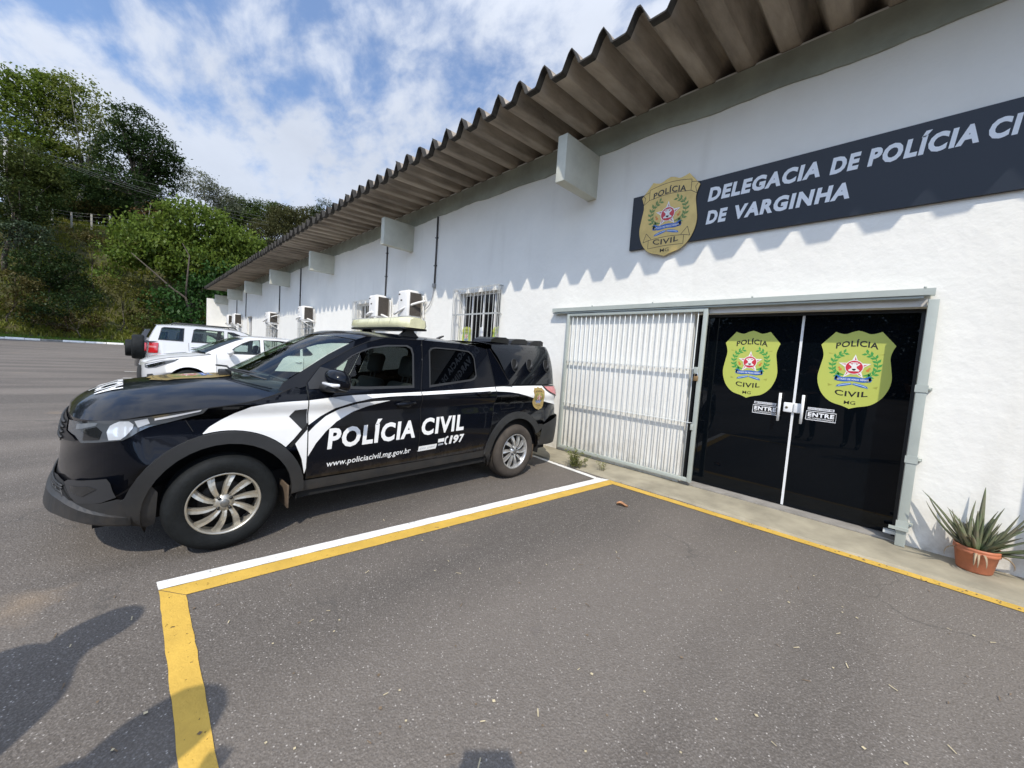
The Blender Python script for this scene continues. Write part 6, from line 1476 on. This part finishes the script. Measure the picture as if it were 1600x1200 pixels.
# ------------------------------------------------------------------ people standing behind the camera, whose shadows fall into the picture
SKIN = mat('skin', (.36, .20, .13), .55); SHIRT = mat('dark_shirt', (.05, .05, .06), .9); TROU = mat('trousers', (.03, .03, .035), .9); HAIR = mat('black_hair', (.012, .010, .009), .7); SHOE = mat('shoes', (.02, .018, .016), .6)
def person(loc, rz, h, label, hands, bulk=1.0, hair=1.0, group='people behind the camera'):
    """hands: (left, right) wrist positions in body space (x right, y forward, z up)"""
    o = thing('person', label, 'person', loc, rz, group); k = h / 1.75
    J = [(0, 0, .95), (0, .0, 1.12), (0, .0, 1.30), (0, .01, 1.45), (0, .02, 1.53), (0, .03, 1.62), (0, .03, 1.70)]
    Rr = [(.165*bulk, .115*bulk), (.145*bulk, .10*bulk), (.17*bulk, .115*bulk), (.12*bulk, .085*bulk), (.072, .072), (.078, .095), (.07, .085)]
    E = [(i, i+1) for i in range(6)]
    def ch(par, pts, rs):
        for p, r in zip(pts, rs): J.append(p); Rr.append(r); E.append((par, len(J)-1)); par = len(J)-1
        return par
    for sgn, hd in zip((-1, 1), hands):
        hd = Vector(hd); sh = Vector((sgn*(.10 + .095*bulk), 0, 1.42)); mid = (sh + hd)/2; d = (hd - sh).length; bend = math.sqrt(max(0, .29**2 - (d/2)**2)); el = mid + Vector((sgn*.55, -.25, -.85)).normalized() * bend
        w = ch(3, [tuple(sh), tuple(el), tuple(hd)], [(.062, .062), (.043, .043), (.028, .03)])
        dv = (hd - el).normalized(); pm = hd + dv*.05; wp = ch(w, [tuple(pm), tuple(pm + dv*.04)], [(.036, .022), (.036, .018)])
        side = Vector((0, 0, 1)).cross(dv).normalized()
        for q, f in enumerate((-.028, -.009, .010, .028)):
            L_ = (.06, .07, .075, .055)[q]; b = pm + dv*.04 + side*f; ch(wp, [tuple(b + dv*.02), tuple(b + dv*(.02 + L_*.5) + Vector((0, 0, -.004))), tuple(b + dv*L_ + Vector((0, 0, -.018)))], [(.0095,)*2, (.009,)*2, (.008,)*2])
        ch(wp-1, [tuple(pm + side*-sgn*.038 + dv*.01), tuple(pm + side*-sgn*.055 + dv*.045)], [(.011,)*2, (.009,)*2])
        ch(0, [(sgn*.095, 0, .86), (sgn*.100, .015, .50), (sgn*.11, -.01, .09), (sgn*.12, .09, .04), (sgn*.125, .17, .035)], [(.095*bulk, .09*bulk), (.062*bulk, .062*bulk), (.042, .045), (.045, .04), (.035, .03)])
    me = bpy.data.meshes.new('person_frame'); me.from_pydata([Vector(p)*k for p in J], E, [])
    b = bpy.data.objects.new('person_frame', me); COL.objects.link(b)
    md = b.modifiers.new('skin', 'SKIN')
    for v, r in zip(me.skin_vertices[0].data, Rr): v.radius = (r[0]*k, r[1]*k)
    me.skin_vertices[0].data[0].use_root = True
    sb = b.modifiers.new('smooth', 'SUBSURF'); sb.levels = 1; sb.render_levels = 1
    dg = bpy.context.evaluated_depsgraph_get(); m2 = bpy.data.meshes.new_from_object(b.evaluated_get(dg)); bpy.data.objects.remove(b)
    for p in m2.polygons:
        p.use_smooth = True; c = p.center; z = c.z / k
        p.material_index = 3 if z < .10 else (2 if z < .97 else (1 if z < 1.47 and (abs(c.x) < .28*k and c.y < .16*k) else 0))
    m2.name = 'body'; body = link('body', m2, [SKIN, SHIRT, TROU, SHOE], o)
    hm = MB(); bm = bmesh.new(); bmesh.ops.create_uvsphere(bm, u_segments=16, v_segments=12, radius=1)
    for v in bm.verts: v.co = Vector((v.co.x*.088*hair, v.co.y*.108*hair + .012, v.co.z*.10*(1 + (hair-1)*.6) + 1.672 + (.02 if v.co.y < .2 else .045))) * k
    bmesh.ops.delete(bm, geom=[v for v in bm.verts if v.co.z < 1.60*k or (v.co.y > .07*k and v.co.z < 1.70*k)], context='VERTS'); hm.bm(bm, 0, True); hm.build('hair', [HAIR], o)
    fm = MB(); fm.tube([Vector((0, .115, 1.655))*k, Vector((0, .140, 1.625))*k, Vector((0, .118, 1.615))*k], [.008, .014, .012], 6, 0)
    for x in (-.032, .032): fm.box(tuple(Vector((x - .013, .108, 1.652))*k), tuple(Vector((x + .013, .120, 1.662))*k), 1)
    fm.box(tuple(Vector((-.024, .108, 1.578))*k), tuple(Vector((.024, .119, 1.586))*k), 2)
    for x in (-.082, .082): fm.box(tuple(Vector((x - .008, .01, 1.61))*k), tuple(Vector((x + .008, .05, 1.67))*k), 0, .004)
    fm.build('face', [SKIN, mat('eye_dark', (.02, .015, .012), .2), mat('lips', (.30, .12, .10), .5)], o)
    return o
sun_xy = lambda px, py, h: (lambda g: (g.x + h / 1.62, g.y - h / 1.62))(at(px, py, 2, 0))
ax, ay = sun_xy(140, 990, 1.72)
person((ax, ay, 0), R(20), 1.78, 'broad person in a dark shirt behind the camera, hands clasped, casting the longest shadow', ((-.10, .20, 1.08), (.10, .22, 1.06)), 1.2, 1.3)
bx, by = sun_xy(222, 1172, 1.66)
person((bx, by, 0), R(10), 1.74, 'bushy-haired person in a dark shirt behind the camera, one hand raised', ((-.12, .22, 1.16), (.22, .16, 1.48)), 1.2, 1.75)

phone = MB(); PC = CAM_C - FX * .055
def pf(x, y, z): return PC + RX * x + UX * y + FX * z
b8 = [pf(x, y, z) for z in (-.0045, .0045) for x, y in ((-.082, .028), (.082, .028), (.082, .110), (-.082, .110))]
phone.add(b8, [(0, 3, 2, 1), (4, 5, 6, 7), (0, 1, 5, 4), (1, 2, 6, 5), (2, 3, 7, 6), (3, 0, 4, 7)], 0)
o = phone.build('phone', [mat('phone_black', (.01, .01, .012), .25)]); tag(o, 'black phone held level behind the camera, casting the small square-cornered shadow', 'phone')
hz = 1.76; yaw = CAM_YPR[0]; fw = Vector((-math.sin(yaw), math.cos(yaw), 0)); rt = Vector((math.cos(yaw), math.sin(yaw), 0)); foot = CAM_C - FX * .055 - fw * .50; foot.z = 0
person((foot.x, foot.y, 0), yaw, hz, 'person in a dark shirt right behind the camera, holding the phone', ((-.115, .39, (CAM_C.z + .02) / hz * 1.75), (.115, .39, (CAM_C.z + .02) / hz * 1.75)))
PU_LOC = (-3.8735, -4.3314); PU_ROT = R(-89.02)
build_pickup()
WHITEPAINT = mat('white_car_paint', (.74, .74, .73), .18, coat=.8); SILVERW = mat('silver_white_paint', (.62, .63, .64), .22, .15, coat=.8); DARKPAINT = mat('dark_blue_black_paint', (.012, .014, .020), .2, coat=.8)
build_car(HATCH, (-12.06, -3.88, 0), R(-90), 'parked_hatchback', 'white hatchback parked nose-out just beyond the black pickup', 'car', WHITEPAINT, 'cars parked along the building')
build_car(SUV, (-15.36, -1.25, 0), R(90), 'parked_suv', 'silver-white off-roader with a spare wheel on its tail, roof rails and red tail lights', 'car', SILVERW, 'cars parked along the building')
S2_ = dict(SUV); S2_['spare'] = (3.40, .90, .30); S2_.pop('rails')
dk = build_car(S2_, (-18.4, -1.45, 0), R(90), 'parked_suv', 'dark off-roader mostly hidden behind the silver-white one', 'car', DARKPAINT, 'cars parked along the building')
dk.scale = (1, 1, .93)
